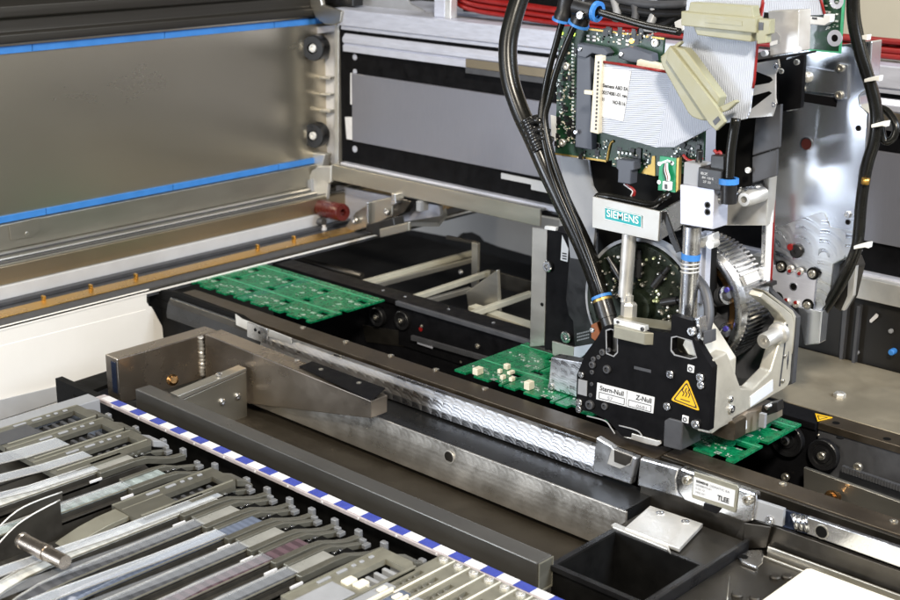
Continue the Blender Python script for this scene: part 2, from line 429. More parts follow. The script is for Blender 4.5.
def screw(parent, c, n, r, m=None, h=None, name='screw', hexhole=True):
    """socket head screw standing on a surface at c, facing n"""
    h = h or r * 0.7
    mb = MB()
    mb.lathe(c, n, [(-0.3, r), (h * 0.8, r), (h, r * 0.85), (h, r * 0.52)], 18)
    mb.lathe(c, n, [(h, r * 0.52), (h * 0.35, r * 0.46), (h * 0.35, 0)], 6)
    return part(name, mb, m or ALU, parent)
def screws(parent, pts, n, r, plane, val, m=None, name='screw'):
    for q in pts:
        rr = q[2] if len(q) > 2 else r
        screw(parent, P(q[0], q[1], **{plane: val}), n, rr, m, name=name)
NY = (0, -1, 0); NX = (1, 0, 0); NZ = (0, 0, 1)

# ================================================================== LARGE STRUCTURE
structure(part('machine_floor', MB().box(-1500, 300, 100, 1700, -150, -140), BACKW))
structure(part('tray_floor', MB().box(-880, -424.5, 520, 640, -64, -48), BROWNFLOOR))
structure(part('gap_shade_sheet', MB().box(-880, -330, 508, 514, -92, -21), BLACK_M))  # black sheet added to darken the gap between feeders and strip
mb = MB(); mb.box(-1500, -690, 1330, 1340, -140, 480)
structure(part('back_wall', mb, BACKW))
mb = MB(); mb.box(-2600, 900, 2300, 2320, -140, 1200)
structure(part('room_wall', mb, ROOMW))

# ---- left Y gantry beam: profile pieces in x/z, run along Y
YA, YB = 380, 1250
yb = thing('gantry_beam', 'long left gantry beam with polished steel panel between two blue strips', 'machine beam', (-1045, 800, 0))
XPN = -1045
def zat(px, py, x): return P(px, py, x=x).z
def ybox(x0, x1, z0, z1): return MB().box(x0, x1, YA, YB, z0, z1)
zb0, zb1 = zat(0, 54.2, XPN), zat(0, 46.5, XPN)           # upper blue strip
zc0, zc1 = zat(0, 223.0, XPN), zat(0, 216.3, XPN)         # lower blue strip
part('steel_panel', ybox(XPN - 30, XPN, zc0, zb1 + 4), PANEL, yb)
mb = MB(); mb.prism([(XPN + 1, YA, zb1 + 2), (XPN + 10, YA, zb1 + 3), (XPN + 10, YA, zb1 + 10), (XPN + 6, YA, zb1 + 12), (XPN + 6, YA, zb1 + 22),
                     (XPN + 9, YA, zb1 + 24), (XPN + 9, YA, zb1 + 33), (XPN - 30, YA, zb1 + 44), (XPN - 30, YA, zb1 + 2)], (0, YB - YA, 0))
part('upper_extrusion', mb, BROWNEXT, yb, 0.8)
for lo, hi in ((zb0, zb1), (zc0, zc1)):
    ys = [YA, 478, 607, 742, 872, 1010, YB]
    for a, b in zip(ys, ys[1:]):
        part('blue_strip', MB().box(XPN + 0.4, XPN + 2.2, a + 0.35, b - 0.35, lo, hi), BLUE, yb, 0.3)
zl = zat(0, 252, XPN + 8)
part('lower_ledge', ybox(XPN - 30, XPN + 6, zl, zc0 - 0.6), PANEL_LOW, yb, 0.6)
# grooved guide rail
z0 = zat(0, 267, -1015); z1 = zl - 0.3
mb = MB()
prof = [(-1080, z1), (-1036, z1), (-1034, z1 - 3), (-1030, z1 - 3.6), (-1029, z1 - 6), (-1025, z1 - 6.4), (-1024, z1 - 8.4), (-1020, z1 - 9), (-1016, z0), (-1080, z0)]
mb.prism([(a, YA, b) for a, b in prof], (0, YB - YA, 0))
part('guide_rail', mb, STEEL, yb, 0.4)
for gx0, gz in ((-1035.2, z1 - 2.0), (-1029.6, z1 - 5.2), (-1024.6, z1 - 7.6), (-1016.6, z0 + 2.4)):
    part('groove', MB().box(gx0, gx0 + 1.4, YA, YB, gz - .5, gz + .35), CHAR, yb)
zw1 = zat(0, 286.3, -1013); zw0 = zat(0, 302.5, -1011)
part('brown_face', ybox(-1080, -1014, zw1, z0 - 0.3), BROWNF, yb, 0.5)
part('white_strip', ybox(-1080, -1011, zw0, zw1 - 0.4), WHITE_S, yb, 0.5)
rb_ = [P(px, py, x=XPN + 6.2) for px, py in ((8, 224), (39, 217), (40, 226), (37, 233), (31, 237), (10, 240))]
part('end_cover', MB().prism(rb_, (1.2, 0, 0)), PANEL_LOW, yb, 0.4)
screw(yb, P(27, 234, x=XPN + 7.4), NX, 2.0, STEEL, 0.6)

# scale tray with amber tape
st = thing('scale_tray', 'dark trough holding an amber metal measuring tape above the white guard', 'scale', (-980, 800, zw0 - 3))
zlip = zat(0, 327.5, -950)
part('trough', MB().box(-1010.5, -952, YA, 1130, zw0 - 6, zw0 - 1.5), CHAR, st, 0.4)
part('inner_wall', MB().box(-1010.5, -1003, YA, 1130, zw0 - 1.2, zw0 + 2.2), CHAR, st, 0.4)
part('amber_tape', MB().box(-993, -975, YA, 1090, zw0 - 1.4, zw0 - 0.6), ORANGE, st, 0.2)
part('lip', MB().box(-954.4, -950, YA, 1130, zw0 - 1.3, zlip), STEEL_DK, st, 0.3)
for px in (7, 56, 102, 146, 264, 299):
    q = P(px, 318 - px * 0.262, z=zw0 + 1)
    part('clip', MB().box(-994, -990, q.y - 1.2, q.y + 1.2, zw0 - 1.4, zw0 + 3.5), ORANGE, st, 0.3)

# white guard sheet with the opening for the conveyor
gd = thing('sheet_guard', 'white painted sheet guard with an opening for the conveyor', 'guard', (-950, 500, -60))
gx = -950.3
p = PX([(-30, 334.5), (150, 289.2), (146.8, 293), (147, 302), (149.3, 306), (152, 307), (158, 318), (166, 333), (176, 352), (176, 420), (-30, 470)], gx)
part('sheet', MB().prism(p, (-2.5, 0, 0)), WHITE, gd, 0.6)
a, b, c, d = P(-30, 353.5, x=gx + .3), P(146, 309.5, x=gx + .3), P(158, 318, x=gx + .3), P(166, 333, x=gx + .3)
mb = MB()
mb.prism([a, b, d, P(176, 352, x=gx + .5), P(176, 425, x=gx + 1.2), P(-30, 470, x=gx + 1.6)], (-1.2, 0, 0))
part('folded_flap', mb, WHITE, gd, 0.3)
part('shaded_skirt', MB().pxp([(-30, 407), (67.5, 384), (68, 398), (-30, 430)], gx + 3, 1), WHITE_S, gd, 0.2)  # greyer colour stands in for shade on the guard's lower part
part('top_edge', MB().box(gx - 1.2, gx + 0.6, 500, 1125, zlip - 3.2, zlip - 1.4), WHITE, gd, 0.3)

# ================================================================== X GANTRY BEAM
xb = thing('gantry_beam', 'cross beam with grey cover plate framed in black behind the placement head', 'machine beam', (-700, 925, 46))
YBM = 925
X0, X1 = -1006, 120
def zy(py, px=340, y=YBM): return P(px, py, y=y).z
zt0, zt1 = zy(28.3), zy(8.0)
part('top_flange', MB().box(X0 - 6, X1, YBM - 6, YBM + 120, zy(24.5), zt1), LILAC, xb, 1.0)
part('flange_edge', MB().box(X0 + 6, X1, YBM - 4, YBM + 2, zt0 - .2, zy(24.5) - .3), LILAC, xb, 0.5)
part('black_frame', MB().box(X0, X1, YBM, YBM + 110, zy(160), zt0 - .4), BLACK, xb, 0.6)
xi = P(348, 52, y=YBM).x
mb = MB(); zz0, zz1 = zy(51.4, 348), zy(33, 348)
mb.prism([(xi, YBM - 1, zz0), (xi, YBM - 7, zz0 + 1), (xi, YBM - 7, zz0 + 7), (xi, YBM - 5, zz0 + 8), (xi, YBM - 7.5, zz0 + 10), (xi, YBM - 7.5, zz1 - 4), (xi, YBM - 4, zz1), (xi, YBM - 1, zz1)], (X1 - xi, 0, 0))
part('white_extrusion', mb, LILAC, xb, 0.4)
q = P(466, 62, y=YBM - 8).x
zz = P(466, 59, y=YBM - 8).z
part('amber_scale', MB().box(q, X1, YBM - 8.6, YBM - 7.7, zz - 7.2, zz + .4), BROWNF, xb, 0.2)
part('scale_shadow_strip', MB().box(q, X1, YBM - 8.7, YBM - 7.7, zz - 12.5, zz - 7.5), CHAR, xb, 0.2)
xp = P(352.2, 80, y=YBM - 3).x
part('grey_plate', MB().box(xp, X1, YBM - 4, YBM - .6, zy(141, 352.5, YBM - 4), zy(73.3, 351.7, YBM - 4)), GREYPLATE, xb, 0.5)
part('white_tab', MB().py([(344.8, 117), (352, 117), (352, 140), (346.5, 139)], YBM - 2, 1.8), WHITE_SQ, xb, 0.2)
part('white_tab', MB().py([(350.2, 73), (352, 73), (352, 104.5), (350.2, 104.5)], YBM - 2, 1.8), WHITE_SQ, xb, 0.2)
for (a, b, r) in ((355, 57, 2.9), (355, 149, 3.3), (355, 71.5, 2.6)):
    screw(xb, P(a, b, y=YBM - .5), NY, r, LILAC, 0.6)
part('stepped_label', MB().py([(501, 172.8), (545, 182), (548, 193), (531, 189.5), (531, 184.5), (501, 178.5)], YBM - 1.5, 1.2), WHITE_S, xb, 0.1)
part('lower_lip', MB().box(X0 + 4, X1, YBM - 6, YBM + 60, zy(164.5), zy(160) - .3), LILAC, xb, 0.8)
part('lip_recess', MB().box(X0 + 4, X1, YBM - 1, YBM + 60, zy(168), zy(164.5) - .2), CHAR, xb, 0.3)
# lower bent rail in two lengths
zr1, zr0 = P(346, 167.5, y=YBM - 14).z, P(346.7, 183.3, y=YBM - 14).z
xr = P(540, 215, y=YBM - 14).x
for a, b in ((P(331, 175, y=YBM - 14).x, xr), (-520, X1)):
    mb = MB(); mb.prism([(a, YBM - 14, zr0), (a, YBM - 14, zr1), (a, YBM + 20, zr1), (a, YBM + 20, zr1 - 2.5), (a, YBM - 11.5, zr1 - 2.5), (a, YBM - 11.5, zr0)], (b - a, 0, 0))
    part('lower_rail', mb, STEEL if a < -600 else ALU_PALE, xb, 0.5)
# rounded end bracket of the lower rail
mb = MB(); mb.py([(331, 166), (318, 166.5), (311.5, 171), (306, 184), (306, 209), (312, 213), (318, 211), (326, 203), (327, 196), (328, 184), (331, 182)], YBM - 15, 4)
part('end_bracket', mb, ALU_PALE, xb, 0.8)
mb = MB(); mb.py([(308, 0), (312, 10), (316, 18), (325, 24.5), (334, 25), (340, 22), (342, 11), (322, 5), (318, -12), (307, -12)], YBM - 9, 5)
part('end_bracket', mb, STEEL, xb, 0.8)
part('bracket_nose', MB().py([(305, 181), (311, 179), (312, 198), (306, 197)], YBM - 18, 3), GREY_M, xb, 0.5)

# carriage that runs on the left beam
cg = thing('beam_carriage', 'finned aluminium carriage with two black rollers at the left end of the cross beam', 'carriage', (-1028, 930, 60))
part('back_plate', MB().py([(310, 30), (338.5, 27), (338, 168), (312, 150)], 940, 8), WHITE_SQ, cg, 0.5)
for (u, v) in ((75, 82), (92, 98), (108, 115)):
    part('fin', MB().py([(307, u), (330, u + 2), (329.5, v - 2), (307, v - 4)], 931, 8.6), ALU_PALE, cg, 0.6)
for py in (47, 134):
    q = P(318, py, y=926)
    mb = MB(); mb.lathe(q, (0.35, -1, 0), [(-4, 0), (-4, 12), (-2, 12.8), (10, 12.8), (12, 12), (12, 5.6), (9, 5.2), (9, 0)], 28)
    rl = part('roller', mb, BLACK_P, cg)
    screw(rl, q + Vector((0.33, -.94, 0)) * 9, (0.35, -1, 0), 4.2, ALU_PALE)
part('white_block', MB().py([(306, 28), (338, 24.5), (338, 31), (306, 35)], 930, 9), LILAC, cg, 0.5)
part('latch_block', MB().py([(305, 152), (325, 154), (322, 167), (303, 174), (304, 166)], 920, 10), ALU_PALE, cg, 0.8)
part('latch_foot', MB().py([(296, 174), (304, 170), (304, 177), (296, 178.5)], 916, 6), ALU, cg, 0.5)
part('tall_edge', MB().py([(334.5, 25), (338.8, 25), (338.3, 165), (334, 165)], 928, 8), ALU_PALE, cg, 0.4)

# ---- red plastic roller and casting beneath the beam
mb = MB(); q0, q1 = P(313, 206.5, y=905), P(343, 212.5, y=894)
mb.lathe(q0, q1 - q0, [(0, 0), (0, 8.3), (1, 8.8), ((q1 - q0).length - 1, 8.8), ((q1 - q0).length, 8.2), ((q1 - q0).length, 3.4), ((q1 - q0).length - 6, 3.2), ((q1 - q0).length - 6, 0)], 30)
tag(part('bumper', mb, RED_DK, smooth=True), 'dark red plastic bumper cylinder below the left end of the cross beam', 'bumper')
cs = thing('under_bracket', 'grey cast bracket with two hex bolts beside the dark red bumper', 'bracket', (-930, 905, 0))
part('casting_web', MB().py([(345, 226), (356, 212), (372, 201), (392, 197), (393, 200), (392, 216), (372, 226), (352, 232)], 912, 10), STEEL, cs, 1.0)
part('casting_web', MB().py([(393, 197), (412, 201), (404, 213), (392, 219)], 913, 9), STEEL_DK, cs, 0.8)
part('rib', MB().py([(391, 193), (395, 194), (396, 204), (391, 206)], 905, 12), ALU, cs, 0.6)
part('rib', MB().py([(366, 203), (368, 202.5), (368, 224), (366, 225)], 907, 12), ALU, cs, 0.6)
part('rib', MB().py([(416, 201), (420, 202), (420, 212), (416, 211)], 907, 12), GREY_M, cs, 0.6)
screws(cs, [(355, 220.5, 3.8), (387.5, 212, 3.6)], NY, 3.6, 'y', 910, ALU)
part('arm', MB().pz([(396, 217), (436, 215.5), (444, 209), (446, 207), (447, 213), (439, 222), (397, 221.5)], 14, 5), ALU_PALE, cs, 0.5)
part('sensor_block', MB().py([(366, 225), (393, 217.5), (395, 228), (380, 237), (366, 231)], 880, 14), BLACK_P, cs, 0.8)
part('sensor_plate', MB().py([(379, 229), (409, 222), (409, 231), (380, 238)], 876, 3), STEEL, cs, 0.8)
part('foot_knob', MB().lathe(P(324, 233, y=896), (0, 0, 1), [(0, 0), (0, 3.0), (6, 3.2), (6, 2), (9, 2)], 18), WHITE_SQ, cs)
part('cable_stub', MB().tube([P(304, 217, y=898), P(312, 221, y=896), P(324, 222, y=896)], 3.6), CHAR, cs)
part('blue_backplate', MB().py([(336, 186), (440, 206), (440, 216), (350, 230), (336, 226)], 936, 4), LILAC, cs)

# ---- things on top of the beam
tc = thing('cable_tray', 'bundle of red cables lying on top of the cross beam', 'cables', (-750, 960, 226))
for k in range(9):
    y0 = 938 + (k % 3) * 5; z0_ = zt1 + 4 + (k // 3) * 5
    pts = [(-900 + k * 6, y0 + 20, z0_ + 26), (-860, y0 + 6, z0_ + 7 + random.uniform(-1, 1)), (-790, y0 + 3, z0_ + 2), (-700, y0 + 2, z0_ + random.uniform(-1, 1)), (-560, y0 + 1, z0_), (-380, y0, z0_ + random.uniform(-1, 1)), (-200, y0 + 1, z0_), (60, y0, z0_)]
    part('red_cable', MB().tube(spline(pts, 5), 2.3, 8), RED, tc)
part('clamp_upright', MB().box(-882, -868, 930, 938, zt1, zt1 + 60), LILAC, tc, 0.8)
part('clamp_edge', MB().box(-867.5, -860, 929, 938, zt1, zt1 + 60), ALU_PALE, tc, 0.6)
part('bright_sheet', MB().py([(354, -12), (400, -12), (410, 4), (424, 11), (420, 13), (354, 6.5)], 960, 3), GREY_M, tc, 0.5)
part('black_box', MB().py([(327, -12), (353, -12), (353, 6.5), (336, 4), (327, 2)], 935, 14), BLACK_P, tc, 0.8)
part('dark_tray', MB().box(-900, -640, 990, 994, zt1, zt1 + 60), BLACK_M, tc)

# ================================================================== PIT BETWEEN RAILS AND BEAM
structure(part('grey_back_panel', MB().py([(330, 180), (560, 220), (560, 264), (500, 247), (484, 241), (480, 236), (472, 232), (462, 233), (456, 238), (330, 215)], 1180, 6), BEAMGREY))
tr = thing('pit_bars', 'frame of pale metal bars in the dark pit behind the conveyor', 'frame', (-830, 900, -30))
for a, b, z, r in (((361, 281), (478, 249), -10, 2.6), ((371, 284), (478, 256), -14, 2), ((410, 296.5), (490, 270), -10, 2.6), ((424, 299.5), (470, 287), -12, 2.2), ((470, 312), (531, 291), -10, 2.8)):
    p0, p1 = P(*a, z=z), P(*b, z=z)
    d = (p1 - p0).normalized(); s = Vector((d.y, -d.x, 0)) * r
    part('bar', MB().prism([p0 - s, p0 + s, p1 + s, p1 - s], (0, 0, -5)), BARMAT if r > 2.4 else STEEL, tr, 0.6)
yq = P(478, 249, z=-10).y
part('upright', MB().py([(471.5, 242), (477.5, 243.5), (476.5, 300), (471, 299)], yq - 60, 4), STEEL, tr, 0.5)
part('upright', MB().py([(466, 292), (497, 270), (499, 312), (468, 306)], 868, 4), STEEL, tr, 0.5)
part('cross_plate', MB().py([(446, 235.5), (477, 242), (477, 245), (446, 239)], yq - 58, 3), STEEL_DK, tr, 0.3)
part('cross_plate', MB().py([(490, 270), (531, 281.5), (531, 296), (490, 286)], 925, 3), STEEL_DK, tr, 0.3)
part('cross_rail', MB().pz([(468, 306), (476, 303.5), (560, 330), (560, 338)], -16, 4), BARMAT, tr, 0.5)
part('lower_tube', MB().tube([P(296, 258, z=-30), P(362, 276, z=-30)], 3.4), STEEL_DK, tr)
screws(tr, [(461, 272, 2.5)], NY, 2.5, 'y', 940, ALU)

# table behind the right of the conveyor, and the dark wall with its fittings
tb = thing('table_plate', 'stained flat steel table plate at right behind the rear rail', 'plate', (-330, 860, -12))
part('plate', MB().box(-540, 150, 806.5, 915, -9, 0.6), TABLE, tb, 0.6)
part('bright_nut', MB().lathe(P(839.5, 396.5, z=0.6), NZ, [(-.5, 4.4), (2.2, 4.4), (3, 3.6), (3, 1.8), (1, 1.8), (1, 0)], 6), ALU_PALE, tb)
dw = thing('dark_panel', 'black wall panel behind the steel table with a blue knob', 'panel', (-330, 918, -20))
part('panel', MB().box(-560, 200, 918, 922, -20, 60), BACKW, dw)
part('upright', MB().py([(843, 303), (848, 303), (841, 372), (838, 371)], 912, 5), CHAR, dw, 0.3)
part('upright', MB().py([(857, 306), (860, 307), (853, 376), (850, 375)], 911, 5), CHAR, dw, 0.3)
part('white_slot', MB().py([(869.5, 320), (876, 313.5), (878, 315.5), (877.5, 317.5), (871, 323), (869.5, 322)], 915, 1), WHITE_SQ, dw, 0.2)
part('blue_knob', MB().lathe(P(893, 351.5, y=915), NY, [(-2, 2.4), (3, 2.4), (4, 1.8), (4, 0)], 16), BLUE, dw)
for q in ((857, 352.5), (891, 331)):
    part('small_stud', MB().lathe(P(*q, y=916), NY, [(-1, 1.7), (1, 1.7), (1.4, 0)], 12), GREY_M, dw)

# ================================================================== CONVEYOR
fr = thing('conveyor_rail', 'front conveyor rail with brown steel top and swirl brushed guard', 'rail', (-500, 665, -40))
RX0, RX1 = -956, 150
part('rail_top', MB().box(RX0 + 20, -436, 663, 683, -6, 0), STEEL_BR, fr, 0.4)
part('rail_top', MB().box(-435.4, RX1, 672, 690, -6, 0), STEEL_BR, fr, 0.4)
part('rail_web', MB().box(RX0, RX1, 674, 682, -60, -6.4), BLACK, fr)
part('rail_front', MB().box(-435.4, RX1, 669, 671.6, -20, -0.6), STEEL_DK, fr, 0.3)
part('gap_shadow', MB().box(RX0, RX1, 655, 672, -13, -6.5), BLACK_M, fr)  # black filler painted as the shadow between rail top and guard
zt = P(266.7, 332.5, y=651).z; zbm = P(500, 437.5, y=651).z
mb = MB()
pr_ = [(648.6, zbm), (648.4, zbm + 5), (650.2, zt - 5), (652.6, zt - .6), (654, zt), (656.5, zt), (656.5, zbm)]
xa, xz = P(262, 331, y=651).x, P(606, 450, y=651).x
part('guard_dark_reflection', MB().prism([(P(168, 297, y=651).x, a, b) for a, b in pr_], (xa - .4 - P(168, 297, y=651).x, 0, 0)), DKSHEET, fr, 0.3)  # left end of the tube, dark reflection put into its colour
mb.prism([(xa, a, b) for a, b in pr_], (xz - xa, 0, 0))
part('guard_tube', mb, MILLED_TUBE, fr, 0.3)
part('dark_end', MB().py([(149, 289), (175, 292), (240, 316), (262, 331), (290, 341), (290, 380), (240, 380), (150, 330)], 656.5, 4), BLACK_M, fr)
for q in ((303, 328), (346, 342), (391, 356), (436, 370), (485, 389), (637, 437), (783, 484.5), (894, 522)):
    screw(fr, P(*q, z=0), NZ, 2.4, STEEL, 0.9)
part('light_end_plate', MB().py([(235, 314), (242, 319), (291, 338), (291, 344), (266, 336), (247, 330), (236, 325)], 650.2, 1), ALU_PALE, fr, 0.3)
cl = part('clip_plate', MB().py([(247, 322), (267, 329), (266, 344), (247, 337)], 648.2, 1.8), ALU, fr, 0.4)
for q in ((255, 330), (259, 332.5)):
    part('clip_hole', MB().lathe(P(*q, y=648), NY, [(-.2, 1.3), (.15, 1.3), (.15, 0)], 12), HOLEK, cl)
# cast covers
p = [(596, 437), (611, 446), (614, 449), (637, 458), (634, 470), (631, 485), (604, 476), (592, 472)]
COVER = mat('smooth_cast_cover', (0.62, 0.63, 0.65), .95, .30, .12, 90, bump=.05, bs=250)
c1 = part('cast_cover', MB().py(p, 646, 5), COVER, fr, 1.0)
part('recess', MB().py([(611.5, 448.5), (633, 457), (630, 465), (620, 469), (607, 464)], 645.6, 0.6), ALU_PALE, c1, 0.3)
part('inset_plate', MB().py([(614, 450), (632, 457), (630, 463), (625, 466), (614, 462)], 645.2, 0.6), STEEL_DK, c1, 0.2)
c2 = part('cast_cover', MB().py([(640, 458), (679, 469), (676, 479), (677, 492), (684, 499), (637, 486)], 646, 5), COVER, fr, 1.0)
hd = part('label_holder', MB().py([(680, 468), (756, 494), (756, 502), (753, 521), (745, 523), (684, 501), (677, 491), (676.5, 479)], 645, 6), ALU, fr, 1.2)
part('clear_window', MB().py([(694, 471.5), (737, 485.5), (738.5, 488), (735.5, 513), (692, 498), (691.5, 494)], 644.2, 0.7), OLIVE_LT, hd, 0.5)
lp = [(694, 477), (735, 490.8), (733.5, 507.3), (692.8, 494.5)]
lb = part('type_label', MB().py(lp, 643.6, 0.5), PAPER, hd)
q = PY(lp, 643.4); xd, yd = q[1] - q[0], q[0] - q[3]
for txt, u, v, sz, w, m in (('SIEMENS', .06, .80, 2.2, .30, INK), ('DEMATIC EA', .40, .80, 2.0, .48, INK_G), ('00388573-01', .06, .59, 1.9, .38, INK_G),
                            ('S-23 12', .06, .38, 1.9, .22, INK_G), ('0405 031', .06, .16, 1.9, .24, INK_G), ('TLEE', .60, .20, 4.4, .28, INK)):
    lettering(txt, lb, q[3] + xd * u + yd * v * .95 + Vector((0, -.15, 0)), xd, yd, sz, m, xd.length * w, bold=0.03 if m is INK else 0)
screws(fr, [(687, 480.5, 2.8), (748, 500, 3.0)], NY, 2.8, 'y', 645, STEEL)
part('dark_bracket', MB().py([(704, 503), (722, 508), (717, 514), (703, 509)], 644.4, 1), BLACK, fr)
part('fixing_plate', MB().py([(757, 501), (783.5, 509.5), (782, 527), (752, 519)], 647, 3), GREY_M, fr, 0.3)
screws(fr, [(770, 520, 2.6)], NY, 2.6, 'y', 647, ALU)
part('slotted_plate', MB().py([(807, 517), (960, 568), (960, 590), (901, 568), (807, 534)], 650, 3), ALU, fr, 0.4)
part('slot_back', MB().py([(784, 510.5), (807, 517), (807, 534), (783, 527)], 652, 2), BLUEREF, fr)
for k in range(3):
    part('spring_coil', MB().tube(PY([(793 + k * 5, 514 + k), (796 + k * 5, 523 + k), (797 + k * 5, 530 + k)], 650), 1.6), ALU, fr)
part('round_hole', MB().lathe(P(821.5, 532, y=650), NY, [(-.3, 4.3), (.25, 4.3), (.25, 3.6)], 24), STEEL, fr)
part('round_hole', MB().lathe(P(821.5, 532, y=650), NY, [(-.3, 3.6), (.15, 3.6), (.15, 0)], 24), HOLEK, fr)
part('lower_sheet', MB().box(-436, RX1, 649, 652, -60, P(850, 552, y=649).z - 1), STEEL_DK, fr, 0.3)

lg = thing('ledge_plate', 'dark recessed sheet ledge in front of the swirl brushed guard', 'plate', (-560, 634, -48))
z2 = P(500, 464, y=618).z
part('ledge', MB().box(-790, -428, 619.5, 655, -48, z2 - 1.6), DKSHEET, lg, 0.3)
pl = tag(part('swirl_plate', MB().prism([(-795, 614.2, -44), (-795, 618, z2), (-795, 619.3, z2), (-795, 619.3, -44)], (371, 0, 0)), MILLED_PLATE, None, 0.4), 'long swirl brushed steel plate with a round hole above the brown tray', 'plate')
q = P(449, 457, y=616.6)
part('round_hole', MB().lathe(q, NY, [(-.3, 4.6), (.4, 4.6), (.4, 3.9)], 24), ALU_PALE, pl)
part('hole_inside', MB().lathe(q, NY, [(-.3, 3.9), (.2, 3.9), (.2, 0)], 24), STEEL_DK, pl)

rr = thing('conveyor_rail', 'rear conveyor rail with black inner face and round pulleys', 'rail', (-600, 795, -40))
part('rail_top', MB().box(RX0, -390.4, 785, 806, -5, 0), BLACK, rr, 0.4)
part('rail_top', MB().box(-390, RX1, 788, 806, -5, 0.3), STEEL_BR, rr, 0.4)
part('rail_web', MB().box(RX0, -390.4, 787, 800, -60, -5.3), BLACK, rr)
part('rail_web', MB().box(-390, RX1, 789.5, 800, -60, -5.3), CHAR, rr)
part('edge_strip', MB().box(-785, -545, 780.8, 784.6, -3.6, 0.2), CHAR, rr, 0.4)  # lighter strip stands in for light along the rail's front edge
part('edge_face', MB().box(-785, -440, 784.8, 786.8, -40, -4), BLACK, rr)
for q, r in (((377, 317), 8.5), ((402, 320.5), 8.5), ((823, 455), 11), ((787, 440), 12)):
    c = P(*q, y=783)
    pu = part('pulley', MB().lathe(c, NY, [(-3, r), (1, r), (1.6, r - .6), (1.2, r * .72), (.4, r * .68), (.4, r * .5), (1.6, r * .46), (1.6, 0)], 36), BLACK_P, rr)
    screw(pu, c + Vector((0, -1.6, 0)), NY, r * .26, STEEL)
for q, r in (((858.5, 467), 3.2), ((818.5, 435), .9), ((786, 477), 3), ((478, 346), 2.2), ((461, 362), 1), ((422, 326), 1.5)):
    screw(rr, P(*q, y=785), NY, r, STEEL)
part('red_mark', MB().lathe(P(421, 329, y=785), NY, [(-.5, 2), (.6, 2), (.6, 0)], 14), RED, rr)
part('sensor', MB().py([(417, 339), (433, 345), (432, 349), (417, 344)], 782, 3), LILAC, rr, 0.5)
part('roller_plate', MB().py([(362, 325), (400, 331), (412, 340), (404, 347), (366, 342)], 786.2, 1), STEEL_DK, rr, 0.3)
for a, b in (((411, 335.5), (545, 374)), ((842, 466), (960, 506))):
    mb = MB()
    p0, p1 = P(*a, y=781.5), P(*b, y=781.5)
    n = int((p1 - p0).length / 2.0)
    mb.prism([p0, p1, p1 + Vector((0, 0, -4)), p0 + Vector((0, 0, -4))], (0, 2.5, 0))
    for k in range(n):
        c = p0 + (p1 - p0) * ((k + .5) / n)
        mb.box(c.x - .5, c.x + .5, c.y - .6, c.y - .02, c.z - 4, c.z)
    part('toothed_belt', mb, CHAR, rr)
part('guide_bar', MB().py([(803.5, 467.5), (960, 524), (960, 545), (803.5, 492)], 772, 3), STEEL, rr, 0.4)
mb = MB(); mb.lathe(P(834, 497, y=765), (0, -1, 0.3), [(-4, 3.4), (2, 3.4), (2, 4.6), (5, 4.6), (5, 3), (7, 3), (7, 0)], 22)
part('brass_stud', mb, COPPER, rr)
part('dark_bed', MB().box(-960, RX1, 692, 786, -62, -56), BLACK_M, rr)
for q in ((840, 437.5), (887, 439), (836, 423)):
    part('countersink', MB().lathe(P(*q, z=.3), NZ, [(-.4, 2.6), (.15, 2.6), (.15, 0)], 18), HOLEK, rr)
for q in ((383, 290.5), (405, 297), (448.5, 309.5), (493.5, 323)):
    screw(rr, P(*q, z=0), NZ, 1.5, ALU, 0.6)
wt_ = part('warning_triangle', MB().pz([(815, 413.2), (832.5, 417.2), (817.5, 420.8)], 1.0, 0.6), YELLOW, rr)
part('border', MB().pz([(817.5, 415.2), (828, 417.4), (819, 419.6)], 1.25, 0.22), INK, wt_)
part('field', MB().pz([(818.3, 415.9), (826, 417.5), (819.4, 419)], 1.4, 0.12), YELLOW, wt_)

